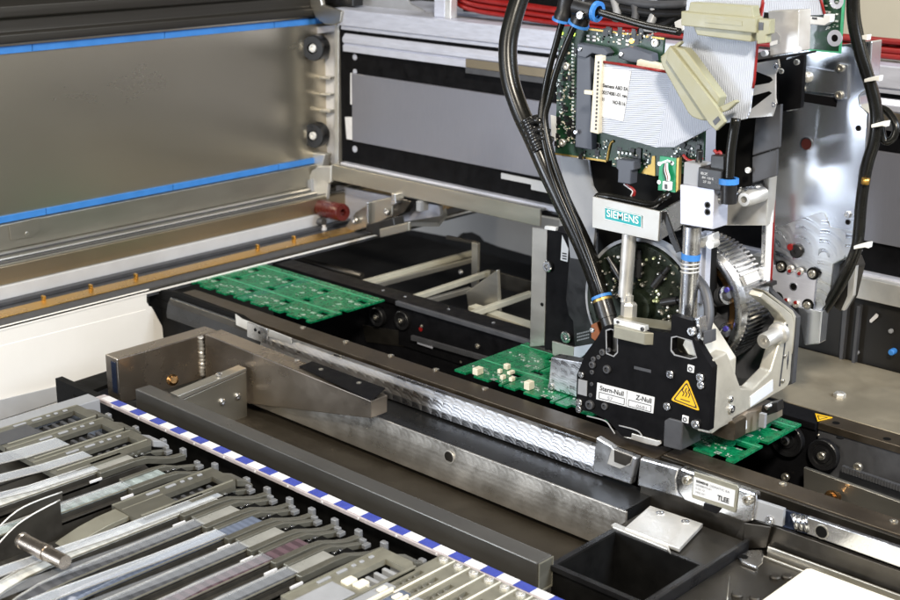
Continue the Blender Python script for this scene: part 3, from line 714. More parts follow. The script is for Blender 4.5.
# ================================================================== CIRCUIT BOARDS
def board(name, label, x1, nmod, seed):
    rnd = random.Random(seed)
    x0 = x1 - nmod * 47 - 2
    ys = [690, 709.5, 716.5, 724.5, 731, 753.5, 760.5, 768, 774]
    xs = {x0, x1}; miss = []
    for k in range(nmod + 1):
        for (dx, w, r) in ((-15, 11, 1), (-6, 11, 3), (-15, 11, 5)):
            a = x1 + dx - 47 * k; b = a + w
            if a < x0 + 2: continue
            b = min(b, x1)
            xs |= {a, b}; miss.append((a, b, r))
        a = x1 - 47 * k - 16
        if a > x0 + 2: xs |= {a, a + 10}; miss.append((a, a + 10, 0.5)); xs |= {a - 22, a - 14}; miss.append((a - 22, a - 14, 0.5))
    for k in range(1, nmod):
        xx = x1 - 47 * k - 3.2
        xs |= {xx, xx + 1.8}; miss += [(xx, xx + 1.8, 4), (xx, xx + 1.8, 0), (xx, xx + 1.8, 0.5)]
    xs = sorted(xs); ys2 = sorted(set(ys + [695]))
    mb = MB(); V = {}
    def v(i, j):
        if (i, j) not in V: V[i, j] = mb.bm.verts.new((xs[i], ys2[j], 0))
        return V[i, j]
    fs = []
    for i in range(len(xs) - 1):
        for j in range(len(ys2) - 1):
            cx, cy = (xs[i] + xs[i + 1]) / 2, (ys2[j] + ys2[j + 1]) / 2
            gone = False
            for a, b, r in miss:
                lo, hi = (690, 695) if r == 0.5 else ((695, ys[1]) if r == 0 else (ys[r], ys[r + 1]))
                if a < cx < b and lo < cy < hi: gone = True
            if not gone: fs.append(mb.bm.faces.new((v(i, j), v(i + 1, j), v(i + 1, j + 1), v(i, j + 1))))
    ex = bmesh.ops.extrude_face_region(mb.bm, geom=fs)
    for q in ex['geom']:
        if isinstance(q, bmesh.types.BMVert): q.co.z -= 1.6
    z = 1.8
    for q in mb.bm.verts: q.co.z += z
    t = thing(name, label, 'circuit board', ((x0 + x1) / 2, 737, 0))
    part('laminate', mb, PCB, t, 0.0)
    for y in (720.6, 766):
        part('score_line', MB().box(x0, x1, y - .7, y + .7, z + .01, z + .16), PCB_EDGE, t)
    for k in range(1, nmod):
        xx = x1 - 47 * k - .9
        part('score_line', MB().box(xx, xx + .7, 731.5, 753, z + .01, z + .14), PCB_EDGE, t)
    mb = MB()
    for k in range(nmod):
        for (ya, yb_) in ((693, 709), (731, 753)):
            cx = x1 - 47 * k - 25
            rr_ = random.Random(seed * 7 + 3)
            for g in range(15):
                gx_, gy = cx + rr_.uniform(-19, 19), rr_.uniform(ya, yb_)
                n = rr_.choice((1, 2, 2, 4)); w = rr_.uniform(.5, 1.0)
                for c in range(n):
                    ox, oy = (c % 2) * 2.3, (c // 2) * 2.3
                    mb.box(gx_ + ox - w, gx_ + ox + w, gy + oy - w * .7, gy + oy + w * .7, z + .01, z + rr_.choice((.12, .12, .12, .7)))
    part('solder_pads', mb, SOLDER, t)['kind'] = 'stuff'
    mb = MB()
    for k in range(nmod):
        cx = x1 - 47 * k - 25; rr_ = random.Random(seed + 11)
        for g in range(7):
            gx_, gy = cx + rr_.uniform(-18, 14), rr_.choice((rr_.uniform(694, 708), rr_.uniform(732, 752)))
            l = rr_.uniform(3, 8)
            if g % 2: mb.box(gx_, gx_ + l, gy, gy + .35, z + .01, z + .07)
            else: mb.box(gx_, gx_ + .35, gy, gy + l * .5, z + .01, z + .07)
    part('silk_lines', mb, PCB_EDGE, t)
    return t, z
bL, _ = board('circuit_board', 'bare green circuit panel at left between the rails, no large components on it', -791, 5, 3)
bR, zb = board('circuit_board', 'green circuit panel under the placement head with cream components on it', -395, 5, 5)
mb_ = [(478, 374, 5, 7, 5), (507, 369, 4, 4, 4), (511, 374, 3, 6, 2.5), (503, 379, 3, 4, 3), (512, 381, 3, 4, 3), (529, 389, 5, 6, 6), (500, 373, 3, 3, 3)]
for a, b, w, l, h in mb_:
    q = P(a, b, z=zb)
    part('component', MB().box(q.x - w / 2, q.x + w / 2, q.y - l / 2, q.y + l / 2, zb + .05, zb + h), CHIP, bR, 0.4)

# ================================================================== STEEL BRACKET IN FRONT OF THE CONVEYOR
lbk = thing('angle_bracket', 'heavy heat tinted L shaped steel bracket with a weld seam at its corner', 'bracket', (-780, 640, -60))
zt_ = -15
YBR = 606
pf = [P(x, y, y=YBR) for x, y in ((205, 334), (371, 401), (371, 418.5), (250, 404), (205, 397))]
zz = sum(v.z for v in pf[:2]) / 2
x_in = P(205, 334, z=zz).x; x_end = pf[1].x
mb = MB(); mb.prism([pf[0], pf[1], pf[2], pf[3], pf[4]], (0, 16, 0))
part('long_arm', mb, BRACKET, lbk, 0.6)
xo = x_in - 16; y0_ = P(117, 357, x=x_in).y
part('short_arm', MB().box(xo, x_in, y0_, YBR + 16, zz - 36, zz), BRACKET, lbk, 0.6)
mb = MB(); pts = [Vector((x_in + .5, YBR - .5, zz - 1 - k * 1.1)) for k in range(30)]
mb.tube([v + Vector((random.uniform(-.4, .4), random.uniform(-.4, .4), 0)) for v in pts], [2.0 + .5 * math.sin(k * 2.2) for k in range(30)], 8)
part('weld_seam', mb, ALU_PALE, lbk)
ins = part('dark_inset', MB().pz([(299, 366.2), (312, 361), (385.5, 388), (371.3, 400.6)], zz + .7, 0.7), BLACK, lbk, 0.2)
for q in ((321, 369.5), (359, 383)): screw(lbk, P(*q, z=zz + .7), NZ, 1.9, STEEL, 0.5)
part('bright_dot', MB().lathe(P(297, 360, z=zz), NZ, [(-.3, 2), (.3, 2), (.3, 0)], 14), ALU, lbk)
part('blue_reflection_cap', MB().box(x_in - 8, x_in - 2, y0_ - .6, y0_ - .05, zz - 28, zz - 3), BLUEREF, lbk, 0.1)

gp = thing('gusset_plate', 'grey steel gusset plate with a thick screwed top edge beside the grey square bar', 'plate', (-770, 600, -50))
xg = P(247, 369, y=604).x
part('plate', MB().pxp([(182, 400), (246.5, 371.5), (247.5, 427), (247, 440), (182, 420)], xg, 4), PANEL_LOW, gp, 0.4)
part('top_edge', MB().pxp([(178, 396), (246.5, 368), (246.8, 371), (181, 400)], xg + 1, 10), STEEL, gp, 0.4)
screws(gp, [(222, 402, 2.6), (237.5, 396.5, 2.6)], NX, 2.4, 'x', xg, ALU)
screw(gp, P(219, 375, x=xg - 4), NZ, 2.2, ALU)
mb = MB(); mb.lathe(P(171, 380, x=xg - 30), (0.8, -.3, .3), [(-4, 3), (2, 3), (3, 4.4), (5, 4.4), (6, 2.6), (9, 2.6), (9, 0)], 20)
tag(part('brass_fitting', mb, COPPER, smooth=False), 'small shiny brass fitting in the corner of the steel bracket', 'fitting')
tag(part('black_plate', MB().prism(PZ([(68, 383.5), (107, 371), (118, 372), (108, 384), (74, 398)], -28), (0, 0, -3)), BLACK_M), 'small black plate beside the lower corner of the white guard', 'plate')
tag(part('blue_film', MB().prism(PZ([(85, 397), (112, 379), (150, 377), (140, 397), (122, 400), (104, 402)], -36), (0, 0, -2)), BLUEREF), 'dark blue shiny film below the end of the steel bracket', 'film')

# ================================================================== TRAY: SQUARE BAR AND MARKER STRIP
zb_ = -15
bar = thing('square_bar', 'long grey hollow square bar behind the blue and white strip', 'bar', (-610, 534, zb_ - 19))
part('tube', MB().box(-804, -420.5, 528.5, 541.5, zb_ - 19, zb_), BARDK, bar, 0.7)
part('end_cap', MB().box(-420.4, -419.6, 529.2, 540.8, zb_ - 18.2, zb_ - .8), OLIVE, bar, 0.2)
part('end_rim', MB().prism(hole([(-419.6, 528.6, zb_ - .2), (-419.6, 541.4, zb_ - .2), (-419.6, 541.4, zb_ - 19), (-419.6, 528.6, zb_ - 19)],
     [(-419.6, 529.3, zb_ - 1), (-419.6, 540.7, zb_ - 1), (-419.6, 540.7, zb_ - 18), (-419.6, 529.3, zb_ - 18)]), (.5, 0, 0)), OLIVE_LT, bar)

ms = thing('marker_strip', 'blue and white checked position strip along the row of feeders', 'strip', (-590, 503, zb_ - 6))
part('carrier', MB().box(-812, -330, 499.4, 507.5, zb_ - 3, zb_ - .3), PINKISH, ms, 0.4)
n = 0; xx = -806.0
while xx < -335:
    sq = part('white_square' if n % 2 == 0 else 'blue_square', MB().box(xx, xx + 11.8, 500.5, 507.2, zb_ - .25, zb_ + .05), WHITE_SQ if n % 2 == 0 else BLUE_D, ms)
    if n % 2 == 0:
        pass
    xx += 11.86; n += 1
for k in range(14):
    q = -790 + k * 32
    part('rivet', MB().lathe((q, 499.5, zb_ - 1.6), NY, [(-.2, 1), (.4, .8), (.5, 0)], 10), WHITE_SQ, ms)

# ================================================================== BIN, COVER PLATE AND RIGHT CORNER
bn = thing('waste_bin', 'black open topped reject bin in front of the conveyor', 'bin', (-388, 570, -90))
part('shell', MB().prism(hole([(-420, 541, -21), (-357, 541, -21), (-357, 600, -21), (-420, 600, -21)], [(-417, 544, -21), (-360, 544, -21), (-360, 597.5, -21), (-417, 597.5, -21)]), (0, 0, -69)), BLACK_M, bn, 0.0)
part('floor', MB().box(-417, -360, 544, 597.5, -90, -88), HOLEK, bn)
part('rim', MB().prism(hole([(-421.5, 539.5, -20.5), (-356, 539.5, -20.5), (-356, 600.5, -20.5), (-421.5, 600.5, -20.5)], [(-418, 543, -20.5), (-359, 543, -20.5), (-359, 598, -20.5), (-418, 598, -20.5)]), (0, 0, -3)), BLACK_P, bn)
lipq = [(611, 525), (615, 522.5), (668, 545), (671, 553), (667, 549), (613, 527)]
part('metal_lip', MB().pz(lipq, -19.5, 1.2), ALU_PALE, bn, 0.3)
sb_ = thing('support_block', 'dark steel support block behind the bin carrying a pale screwed plate', 'block', (-390, 620, -70))
part('block', MB().box(-423, -357, 602, 643, -72, -22), STEEL_DK, sb_, 0.5)
cp = part('pale_plate', MB().pz([(650, 505.5), (703, 523.5), (679.5, 548.5), (625, 527.5)], -18.5, 2.6), ALU_PALE, sb_, 0.4)
for q in ((660.5, 513.5), (685.5, 522)): screw(cp, P(*q, z=-18.5), NZ, 2.7, ALU, 0.6)
part('side_wall', MB().box(-356.6, -354, 541, 643, -90, -20), BLACK_P, sb_, 0.4)
part('upright', MB().py([(735, 538), (744, 520), (745, 523), (741, 556), (733, 560)], 646, 2), STEEL_DK, sb_, 0.3)
ZF = -27
rc = thing('corner_tray', 'dark steel sheet tray with raised double edge at right of the bin', 'tray', (-300, 600, -60))
part('floor', MB().box(-353.6, 150, 500, 646, -40, ZF), STEEL_DK, rc)
p0 = P(768, 546, y=645)
part('raised_edge', MB().box(p0.x, 150, 644.4, 645.8, ZF, p0.z), STEEL, rc, 0.4)
part('raised_edge', MB().box(p0.x - 5, 150, 640.6, 641.8, ZF, ZF + 1.6), STEEL, rc, 0.3)
ft = part('foot_bracket', MB().pz([(738, 556), (748, 550), (764, 549), (763, 562), (757, 567), (741, 561)], ZF + 2.4, 2.4), ALU, rc, 0.8)
part('foot_hole', MB().lathe(P(743.5, 557, z=ZF + 2.4), NZ, [(-.2, 2.6), (.2, 2.6), (.2, 0)], 18), HOLEK, ft)
part('foot_back', MB().py([(744, 523), (771, 527), (766, 548), (748, 549), (743, 545)], 645.5, 1.5), STEEL_DK, ft, 0.4)
for q in ((775, 579), (787, 578.5), (737, 597), (755, 600)):
    part('bolt_head', MB().lathe(P(*q, z=ZF), NZ, [(-.2, 3.2), (1.6, 3.2), (2.2, 2.4), (2.2, 0)], 20), STEEL_DK, rc)
part('vertical_seam', MB().tube([P(729, 576, z=ZF), P(727, 604, z=ZF)], .5, 6), STEEL, rc)
q0 = P(808, 567, z=-20)
mb = MB(); mb.prism([(q0.x + 2, q0.y, -20), (q0.x, q0.y - 2, -20), (q0.x, 480, -20), (100, 480, -20), (100, q0.y, -20)], (0, 0, -18))
tag(part('cream_block', mb, CREAM, None, 0.8), 'cream coloured flat cover at the lower right corner', 'cover')

# ================================================================== FEEDERS
def yz(mb, prof, x0, x1):
    return mb.prism([(x0, y, z) for y, z in prof], (x1 - x0, 0, 0))
def strip_prof(top, th):
    return list(top) + [(y, z - th) for y, z in reversed(top)]
def narrow_feeder(knob_x, label, tape, foil_lift, cover=None, arc=True, long_white=False):
    k = knob_x; zt = -20
    t = thing('tape_feeder', label, 'feeder', (k, 400, -62), 'narrow tape feeders in the row')
    def nm(m): return m
    ytop = 352
    body = [(482, -40), (470, zt - 5), (ytop, zt - 5)]
    for a in range(1, 8):
        w = a / 7 * math.pi / 2
        body.append((ytop - 58 * math.sin(w), zt - 5 - 34 * (1 - math.cos(w))))
    body += [(292, -90), (482, -90)]
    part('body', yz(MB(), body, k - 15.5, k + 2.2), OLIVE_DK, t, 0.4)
    ra = [(437, zt), (462, zt), (472, zt - .8), (484, zt - 5), (492, zt - 7.2), (502, zt - 8)]
    part('guide_rail', yz(MB(), strip_prof(ra, 4.5), k - 2.0, k + 2.6), OLIVE, t, 0.5)
    rb = [(440, zt), (463, zt), (473, zt - 1), (483, zt - 5), (496, zt - 8)]
    part('guide_rail', yz(MB(), strip_prof(rb, 3.5), k - 15.8, k - 12.2), OLIVE, t, 0.5)
    part('knob', MB().box(k - 2.2, k + 2.2, 500, 503.2, zt - 11, zt - 4.4), KNOB, t, 0.7)
    part('latch', MB().box(k - 15.4, k - 11.4, 496.2, 499, zt - 9, zt - 6), KNOB, t, 0.5)
    part('latch_pin', MB().box(k - 11, k - 8, 494, 499, zt - 10, zt - 7.4), KNOB, t, 0.4)
    part('tape_pad', MB().box(k - 12, k - 2.9, 440, 466, zt - 2.4, zt - 1.0), PAD if not cover else cover, t, 0.2)
    tp = [(439.6, zt - 1.4), (ytop, zt - 1.4)]
    for a in range(1, 6):
        w = a / 7 * math.pi / 2
        tp.append((ytop - 61 * math.sin(w), zt - 1.4 - 34 * (1 - math.cos(w))))
    part('tape', yz(MB(), strip_prof(tp, 1.1), k - 12, k - 2.9), tape, t, 0.15)
    part('tape_side', yz(MB(), strip_prof([(y, z - 1.3) for y, z in tp[:2]], 3.2), k - 2.8, k - 1.6), OLIVE_DK, t)
    part('left_highlight', yz(MB(), strip_prof([(y, z + .5) for y, z in tp], .8), k - 13.2, k - 12.3), ALU_PALE, t)  # pale strip painted as the highlight on the tape's left edge
    part('right_edge', yz(MB(), strip_prof([(y, z + .35) for y, z in tp], .7), k - 3.0, k - 2.4), OLIVE_LT, t)
    part('rear_ledge', MB().box(k - 1.2, k + 2.2, 330, 436, zt - 7, zt - 4.6), OLIVE_DK, t, 0.3)
    part('sprocket_gap', MB().box(k - 12, k - 2.9, 466.4, 484, zt - 9, zt - 6), HOLEK, t)
    for q in (470, 474.5):
        part('tooth', MB().box(k - 9.5, k - 7.4, q, q + 2, zt - 6, zt - 2.4), ALU, t, 0.3)
    part('white_dash', MB().box(k + 2.9, k + 4.0, 428.5, 437, zt - 4, zt - 2.6), WHITE_SQ, t)
    fo = [(230, zt + foil_lift), (330, zt + foil_lift * .7 + .5), (395, zt + .6), (440 if not long_white else 470, zt - .2)]
    shiny = tape in (T_WHT, T_BLUE)
    part('cover_foil', yz(MB(), strip_prof(fo, .35), k - 12.2, k - 3.3), CLEAR_S if shiny else CLEAR, t)
    if shiny:
        for s in (k - 12.6, k - 3.4):
            part('foil_edge', yz(MB(), strip_prof([(y, z + .25) for y, z in fo], .5), s, s + .4), ALU_PALE, t)
    return t
FEED = Vector((0, -16, 11))            # set-off of the feeder bank from the tray datum
NF = [(-711, 'narrow feeder with clear cover strip just left of the glassy green tape feeder', T_WHT, 9, None, False),
      (-676, 'narrow feeder with glassy greenish tape, right of the three windowed feeders', T_GLS, -12, T_GLS, False),
      (-622, 'narrow feeder with long bright white tape strip, right of the wide feeder', T_WHT, 5, T_WHT, True),
      (-600, 'narrow feeder with dark grey tape next to the long white tape', T_DARK, 5, None, False),
      (-579, 'narrow feeder with bluish grey tape and pale edge', T_BLUE, 5, T_BLUE, False),
      (-558, 'narrow feeder with dark pocketed tape between the bluish and violet tapes', T_DARK, 4, None, False),
      (-537, 'narrow feeder with violet brown pocketed tape', T_VIO, -6, T_VIO, False),
      (-515, 'narrow feeder with grey tape beside the feeder with white chips', T_DARK, -4, None, False)]
for kx, lab, tp, lift, cov, lw in NF:
    o = narrow_feeder(kx * .967, lab, tp, lift, cov, True, lw); o.location += FEED * MM

def wide_feeder(xc, label, kind, wx0, wx1):
    zt = -20
    t = thing('tape_feeder', label, 'feeder', (xc * .967, 420, -62), 'wide windowed feeders in the row')
    hw = 15.7; wx0 *= .967; wx1 = wx1 * .967 + .4; xc *= .967
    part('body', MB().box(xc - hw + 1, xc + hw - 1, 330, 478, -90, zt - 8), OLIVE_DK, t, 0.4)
    yt = 490
    out = [(xc - hw, 416, zt), (xc + hw, 416, zt), (xc + hw, yt - 6, zt), (xc + hw - 8, yt, zt), (xc - hw, yt, zt)]
    wy0, wy1 = (446, 482) if kind != 'chips' else (454, 482)
    win = [(wx0, wy0, zt), (wx1, wy0, zt), (wx1, wy1, zt), (wx0, wy1, zt)]
    mb = MB(); mb.prism(hole(out, win), (0, 0, -3.4))
    part('cover_plate', mb, OLIVE if kind != 'chips' else OLIVE_LT, t)
    part('window_well', MB().box(wx0 + .2, wx1 - .2, wy0 + .2, wy1 - .2, zt - 9, zt - 7.5), HOLEK if kind != 'chips' else T_DARK, t)
    mb = MB()
    for k in range(5):
        y = wy0 + 4 + k * 6.4
        mb.box(wx0 + 1.5, wx1 - 1.5, y, y + 2.6, zt - 7.4, zt - 3.6)
    part('reel_teeth', mb, CHAR if kind != 'chips' else GREY_M, t, 0.5)
    for y, l in ((438, 9), (452, 7), (463, 2.5), (469, 2.5), (476, 3)):
        part('white_clip', MB().box(xc - 12.6, xc - 10.6, y, y + l, zt + .02, zt + .9), GREY_M, t, 0.2)
    part('rib', MB().box(wx1 + 1.2, wx1 + 2.6, 420, yt - 3, zt + .02, zt + .8), OLIVE_LT, t, 0.2)
    part('edge_line', MB().box(xc - hw, xc - hw + 1, 416, yt - 1, zt + .02, zt + .5), OLIVE_LT, t)
    nose = [(490.3, zt - .4), (497, zt - 3), (503, zt - 8)]
    part('nose', yz(MB(), strip_prof(nose, 5), xc - 6, xc + 9), GREY_M if kind == 'open' else OLIVE, t, 0.8)
    part('knob', MB().box(xc + 1.8, xc + 6.2, 500, 503.4, zt - 11, zt - 4.4), KNOB, t, 0.7)
    if kind == 'chips':
        for a, b in ((wx0 + 1, 447), (wx0 + 8, 449)):
            part('white_chip', MB().box(a, a + 5.5, b, b + 8, zt - 3, zt + 1.6), CHIP, t, 0.8)
        part('white_tape', MB().box(wx0 - 2, wx1, 340, 444, zt + .1, zt + 1), GREY_M, t, 0.3)
    elif kind in ('tape', 'open'):
        fo = [(250, zt + 14), (340, zt + 8), (416, zt + 1.6), (wy0 + 1, zt + .8)]
        part('cover_foil', yz(MB(), strip_prof(fo, .4), wx0 + .5, wx1 - .5), CLEAR_S, t)
        for s in (wx0 + .3, wx1 - .9): part('foil_edge', yz(MB(), strip_prof([(y, z + .3) for y, z in fo], .6), s, s + .5), ALU_PALE, t)
    elif kind == 'dark':
        part('dark_shutter', MB().box(wx0, wx1, 416, wy0 - .3, zt + .1, zt + .8), CHAR, t, 0.2)
    else:
        part('groove', MB().box(wx0 - 2, wx0 - 1.2, 417, 446, zt + .01, zt + .25), OLIVE_LT, t)
        ar = [(416, zt - 1)]
        for a in range(1, 10):
            w = a / 9 * math.pi / 2
            ar.append((416 - 75 * math.sin(w), zt - 1 - 42 * (1 - math.cos(w))))
        part('tape_ramp', yz(MB(), strip_prof(ar, 3), xc - 12, xc + 2), OLIVE_LT, t, 0.4)
        part('tape_ramp', yz(MB(), strip_prof([(y, z - 4) for y, z in ar], 3), xc + 3, xc + 13), OLIVE, t, 0.4)
    t.location += FEED * MM
    return t
wide_feeder(-805, 'wide feeder at the far left end with dark window and dark grey shutter', 'dark', -813, -795)
wide_feeder(-771, 'second wide windowed feeder from the left with clear foil entering its window', 'tape', -778, -761)
wide_feeder(-738, 'third wide feeder from the left with narrow dark slot window and pale foil', 'open', -745, -733.5)
wide_feeder(-647, 'wide feeder with ramp shaped tape and dark slot between narrow feeders', 'ramp', -652, -640)
wide_feeder(-488, 'light wide feeder with two white chips in front of its window', 'chips', -493, -477)

def triple(x0, label):
    zt = -18
    t = thing('triple_feeder', label, 'feeder', (x0 + 16.5, 420, -62), 'three lane feeders at the right end of the row')
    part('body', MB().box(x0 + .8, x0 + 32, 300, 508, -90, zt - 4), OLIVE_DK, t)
    sl = []
    for k in range(3):
        c = x0 + 5.5 + k * 11
        sl.append([(c - 1.6, 468, zt), (c + 1.6, 468, zt), (c + 1.6, 489, zt), (c - 1.6, 489, zt)])
    out = [(x0 + .15, 300, zt), (x0 + 32.8, 300, zt), (x0 + 32.8, 496.5, zt), (x0 + 32.8, 509.6, zt), (x0 + .15, 509.6, zt)]
    part('cover_plate', MB().prism(hole(out, *sl), (0, 0, -3)), OLIVE_LT, t)
    part('slot_floor', MB().box(x0 + 1, x0 + 32, 466, 491, zt - 3.8, zt - 3.2), HOLEK, t)
    for k in range(3):
        c = x0 + 5.5 + k * 11
        part('groove_wire', MB().tube([(c + 5.0, 462, zt + .2), (c + 5.0, 509, zt + .2)], 0.55, 6), CREAM, t)
        screw(t, (c, 505.5, zt), NZ, 2.6, ALU_PALE, 1.6, hexhole=False)
        mb = MB()
        for q in range(4):
            mb.box(c - 1.3, c + 1.3, 469 + q * 4.6, 471 + q * 4.6, zt - 3, zt - .6)
        part('gear_teeth', mb, STEEL, t, 0.3)
        part('tape', MB().box(c - 4, c + 2.6, 300, 466, zt + .1, zt + 1.4), (GREY_M, T_BLUE, GREY_M)[k], t, 0.3)
        part('white_lever', MB().box(c + 2.8, c + 4.3, 440 + k * 3, 463, zt + .1, zt + 2.6), CHIP, t, 0.5)
        part('white_lever', MB().box(c - 1, c + 2, 455, 461, zt + 1.5, zt + 3), CHIP, t, 0.5)
    t.location += Vector((0, -19, 9)) * MM
    return t
triple(-458, 'three lane feeder at the right end of the row, nearest the chip feeder')
triple(-425, 'middle three lane feeder, its screws beside the blue and white strip')
triple(-392, 'rightmost three lane feeder, cut by the lower picture edge')

p0, p1 = P(21, 540, z=2), P(56, 558, z=2)
mb = MB(); d = (p1 - p0); L = d.length
mb.lathe(p0, d, [(0, 0), (0, 4.0), (.6, 4.5), (3, 4.5), (3.2, 4.2), (L * .6, 4.2), (L * .6, 4.5), (L * .75, 4.5), (L * .75, 4.0), (L + 8, 4.0), (L + 8, 0)], 24)
tag(part('reel_spindle', mb, BRACKET, smooth=True), 'short round metal spindle sticking out between the feeders at lower left', 'spindle')
g = thing('curved_guard', 'smoky clear curved tape guards at the lower left edge', 'guard', (-680, 370, -60))
for (a, b, c, x) in (((-20, 548), (17, 511), (62, 492), -668), ((-20, 566), (17, 525), (60, 500), -651)):
    q = [P(*v, x=x) for v in (a, b, c)]
    pts = spline(q, 6)
    part('bright_edge', MB().tube(pts, 0.5, 6), ALU_PALE, g)
    mb = MB(); mb.prism(pts + [Vector((x, pts[-1].y, -80)), Vector((x, pts[0].y, -80))], (-1.2, 0, 0))
    part('shield', mb, OLIVE_DK, g)
structure(part('feeder_table', MB().box(-880, -330, 150, 512, -110, -92), OLIVE_DK))
tag(part('table_edge', MB().box(-812, -797, 290, 494, -40, -11), GREY_M, None, 0.5), 'pale grey metal edge left of the first wide feeder', 'edge')

# ================================================================== PLACEMENT HEAD
YF = 672
hd_ = thing('placement_head', 'placement head with black face plate, yellow warning triangle and toothed ring', 'placement head', (-470, 672, 0))
fp_px = [(585.5, 353.5), (597, 338), (603, 327), (613, 325), (640, 329), (671, 333.5), (671.5, 315), (693, 321), (694, 338), (712, 368), (708.5, 431),
         (691, 427), (667, 419), (664, 440), (660, 447), (650, 445), (622, 436), (608, 421), (591, 412), (576, 409), (577, 374.5)]
sl1 = [(606.5, 331), (611, 329.5), (617, 332), (617, 352), (613, 356), (607, 353)]
sl2 = [(672, 338), (677, 337), (691, 341.5), (696, 357), (690, 358.5), (675, 354.5), (671.5, 350)]
fp = part('face_plate', MB().prism(hole(PY(fp_px, YF), PY(sl1, YF), PY(sl2, YF)), (0, 6, 0)), BLACK, hd_)
part('slot_lining', MB().prism(hole(PY([(a + (-1 if a < 612 else .8), b + (-1 if b < 340 else 1)) for a, b in sl1], YF - .3), PY(sl1, YF - .3)), (0, .4, 0)), GREY_M, fp)
part('slot_lining', MB().prism(hole(PY([(a + (-1 if a < 684 else .8), b + (-1 if b < 345 else 1)) for a, b in sl2], YF - .3), PY(sl2, YF - .3)), (0, .4, 0)), GREY_M, fp)
part('lit_block', MB().py([(670, 335), (700, 343), (700, 362), (668, 356)], YF + 12, 3), OLIVE_LT, hd_)
part('lit_block', MB().py([(611, 328), (619, 331), (619, 358), (611, 356)], YF + 7, 4), GREY_M, hd_)
# label with lettering
lp = [(597.2, 382.6), (654.6, 397.4), (653, 413.6), (596, 399.2)]
lb = part('zero_point_label', MB().py(lp, YF - .5, .45), PAPER, hd_, 0.1)
q = PY(lp, YF - .62); xd, yd = q[1] - q[0], q[0] - q[3]
lettering('Stern-Null', lb, q[3] + xd * .055 + yd * .60, xd, yd, 4.6, INK, xd.length * .42, bold=.022)
lettering('Z-Null', lb, q[3] + xd * .685 + yd * .60, xd, yd, 4.6, INK, xd.length * .27, bold=.025)
lettering('57', lb, q[3] + xd * .20 + yd * .17, xd, yd, 3.0, INK_G, xd.length * .09)
lettering('-0681', lb, q[3] + xd * .68 + yd * .16, xd, yd, 3.0, INK_G, xd.length * .20)
def frame(u0, u1, v0, v1, w=.35):
    o = [q[3] + xd * u + yd * v for u, v in ((u0, v0), (u1, v0), (u1, v1), (u0, v1))]
    wx, wy = w / xd.length, w / yd.length
    i = [q[3] + xd * u + yd * v for u, v in ((u0 + wx, v0 + wy), (u1 - wx, v0 + wy), (u1 - wx, v1 - wy), (u0 + wx, v1 - wy))]
    part('box_outline', MB().prism(hole(o, i), (0, -.1, 0)), INK, lb)
frame(.045, .50, .10, .49); frame(.565, .96, .10, .49)
part('divider', MB().prism([q[3] + xd * u + yd * v for u, v in ((.528, .03), (.534, .03), (.534, .97), (.528, .97))], (0, -.1, 0)), INK_G, lb)
# warning triangle: hot surface
def tri(k, y, d, m, par, name):
    pts = [Vector(v) for v in PY([(687, 379.2), (699.7, 411.3), (670.6, 400.2)], y)]
    c = sum(pts, Vector()) / 3
    out = []
    for i in range(3):
        a = c + (pts[i] - c) * k; b = c + (pts[(i + 1) % 3] - c) * k; z = c + (pts[i - 1] - c) * k
        out += [a + (z - a) * .09, a + (c - a) * .06, a + (b - a) * .09]
    return part(name, MB().prism(out, (0, d, 0)), m, par)
wt_ = tri(1.0, YF - .45, .4, YELLOW, hd_, 'warning_triangle')
tri(.84, YF - .6, .12, INK, wt_, 'border'); tri(.72, YF - .75, .12, YELLOW, wt_, 'field')
for k in range(3):
    bx = 683.0 + k * 2.9; by = 387.3 + k * .8
    pts = spline(PY([(bx + .8, by), (bx - .6, by + 3), (bx + .9, by + 5.5), (bx - .4, by + 8.5)], YF - .85), 5)
    part('heat_wave', MB().tube(pts, .32, 6), INK, wt_)
part('base_line', MB().py([(680.5, 398.6), (689.8, 401.6), (689.8, 402.5), (680.5, 399.5)], YF - .85, .12), INK, wt_)
screws(hd_, [(671, 374, 2.7), (668, 406, 2.7), (701, 377, 2.8), (701.5, 384.8, 2.6), (696.6, 424, 3.0), (582, 374.5, 2.2), (580, 402, 2.6), (579.5, 409, 2.4), (592.5, 330, 1.6), (692.5, 331, 2.9)], NY, 2.5, 'y', YF)
screws(hd_, [(593, 364.5, 2.4), (607.7, 369, 2.8), (592.5, 372, 1.6), (592, 384, 1.3), (591, 395, 1.4), (590.7, 404.5, 3.2), (605.3, 406, 2.4), (594, 359, 1.8), (603, 352, 2.2), (609, 350, 1.6), (599, 357, 1.5)], NY, 2.5, 'y', YF, CHAR)
for a, b in ((691.5, 368.5), (686, 419)):
    c = P(a, b, y=YF)
    sq = part('square_fastener', MB().box(c.x - 2.4, c.x + 2.4, YF - 1.2, YF, c.z - 2.4, c.z + 2.4), PAPER, hd_, 0.8)
    part('ring', MB().lathe(c + Vector((0, -1.2, 0)), NY, [(0, 1.5), (.25, 1.5), (.25, .9), (0, .9)], 14), CHAR, sq)
part('grey_tag', MB().py([(578.2, 379), (587, 381.2), (586.6, 396.5), (577.6, 394)], YF - .7, .65), GREY_M, hd_, 0.2)
part('slot_mark', MB().py([(634, 366), (651, 370), (651, 373), (634, 369)], YF - .2, .25), CHAR, hd_)
part('light_spring', MB().py([(623, 437), (631, 438), (631.5, 433.5), (656, 440.5), (660, 441), (661, 444), (657, 446.5), (646, 444)], YF - 2, 1.4), ALU_PALE, hd_, 0.3)
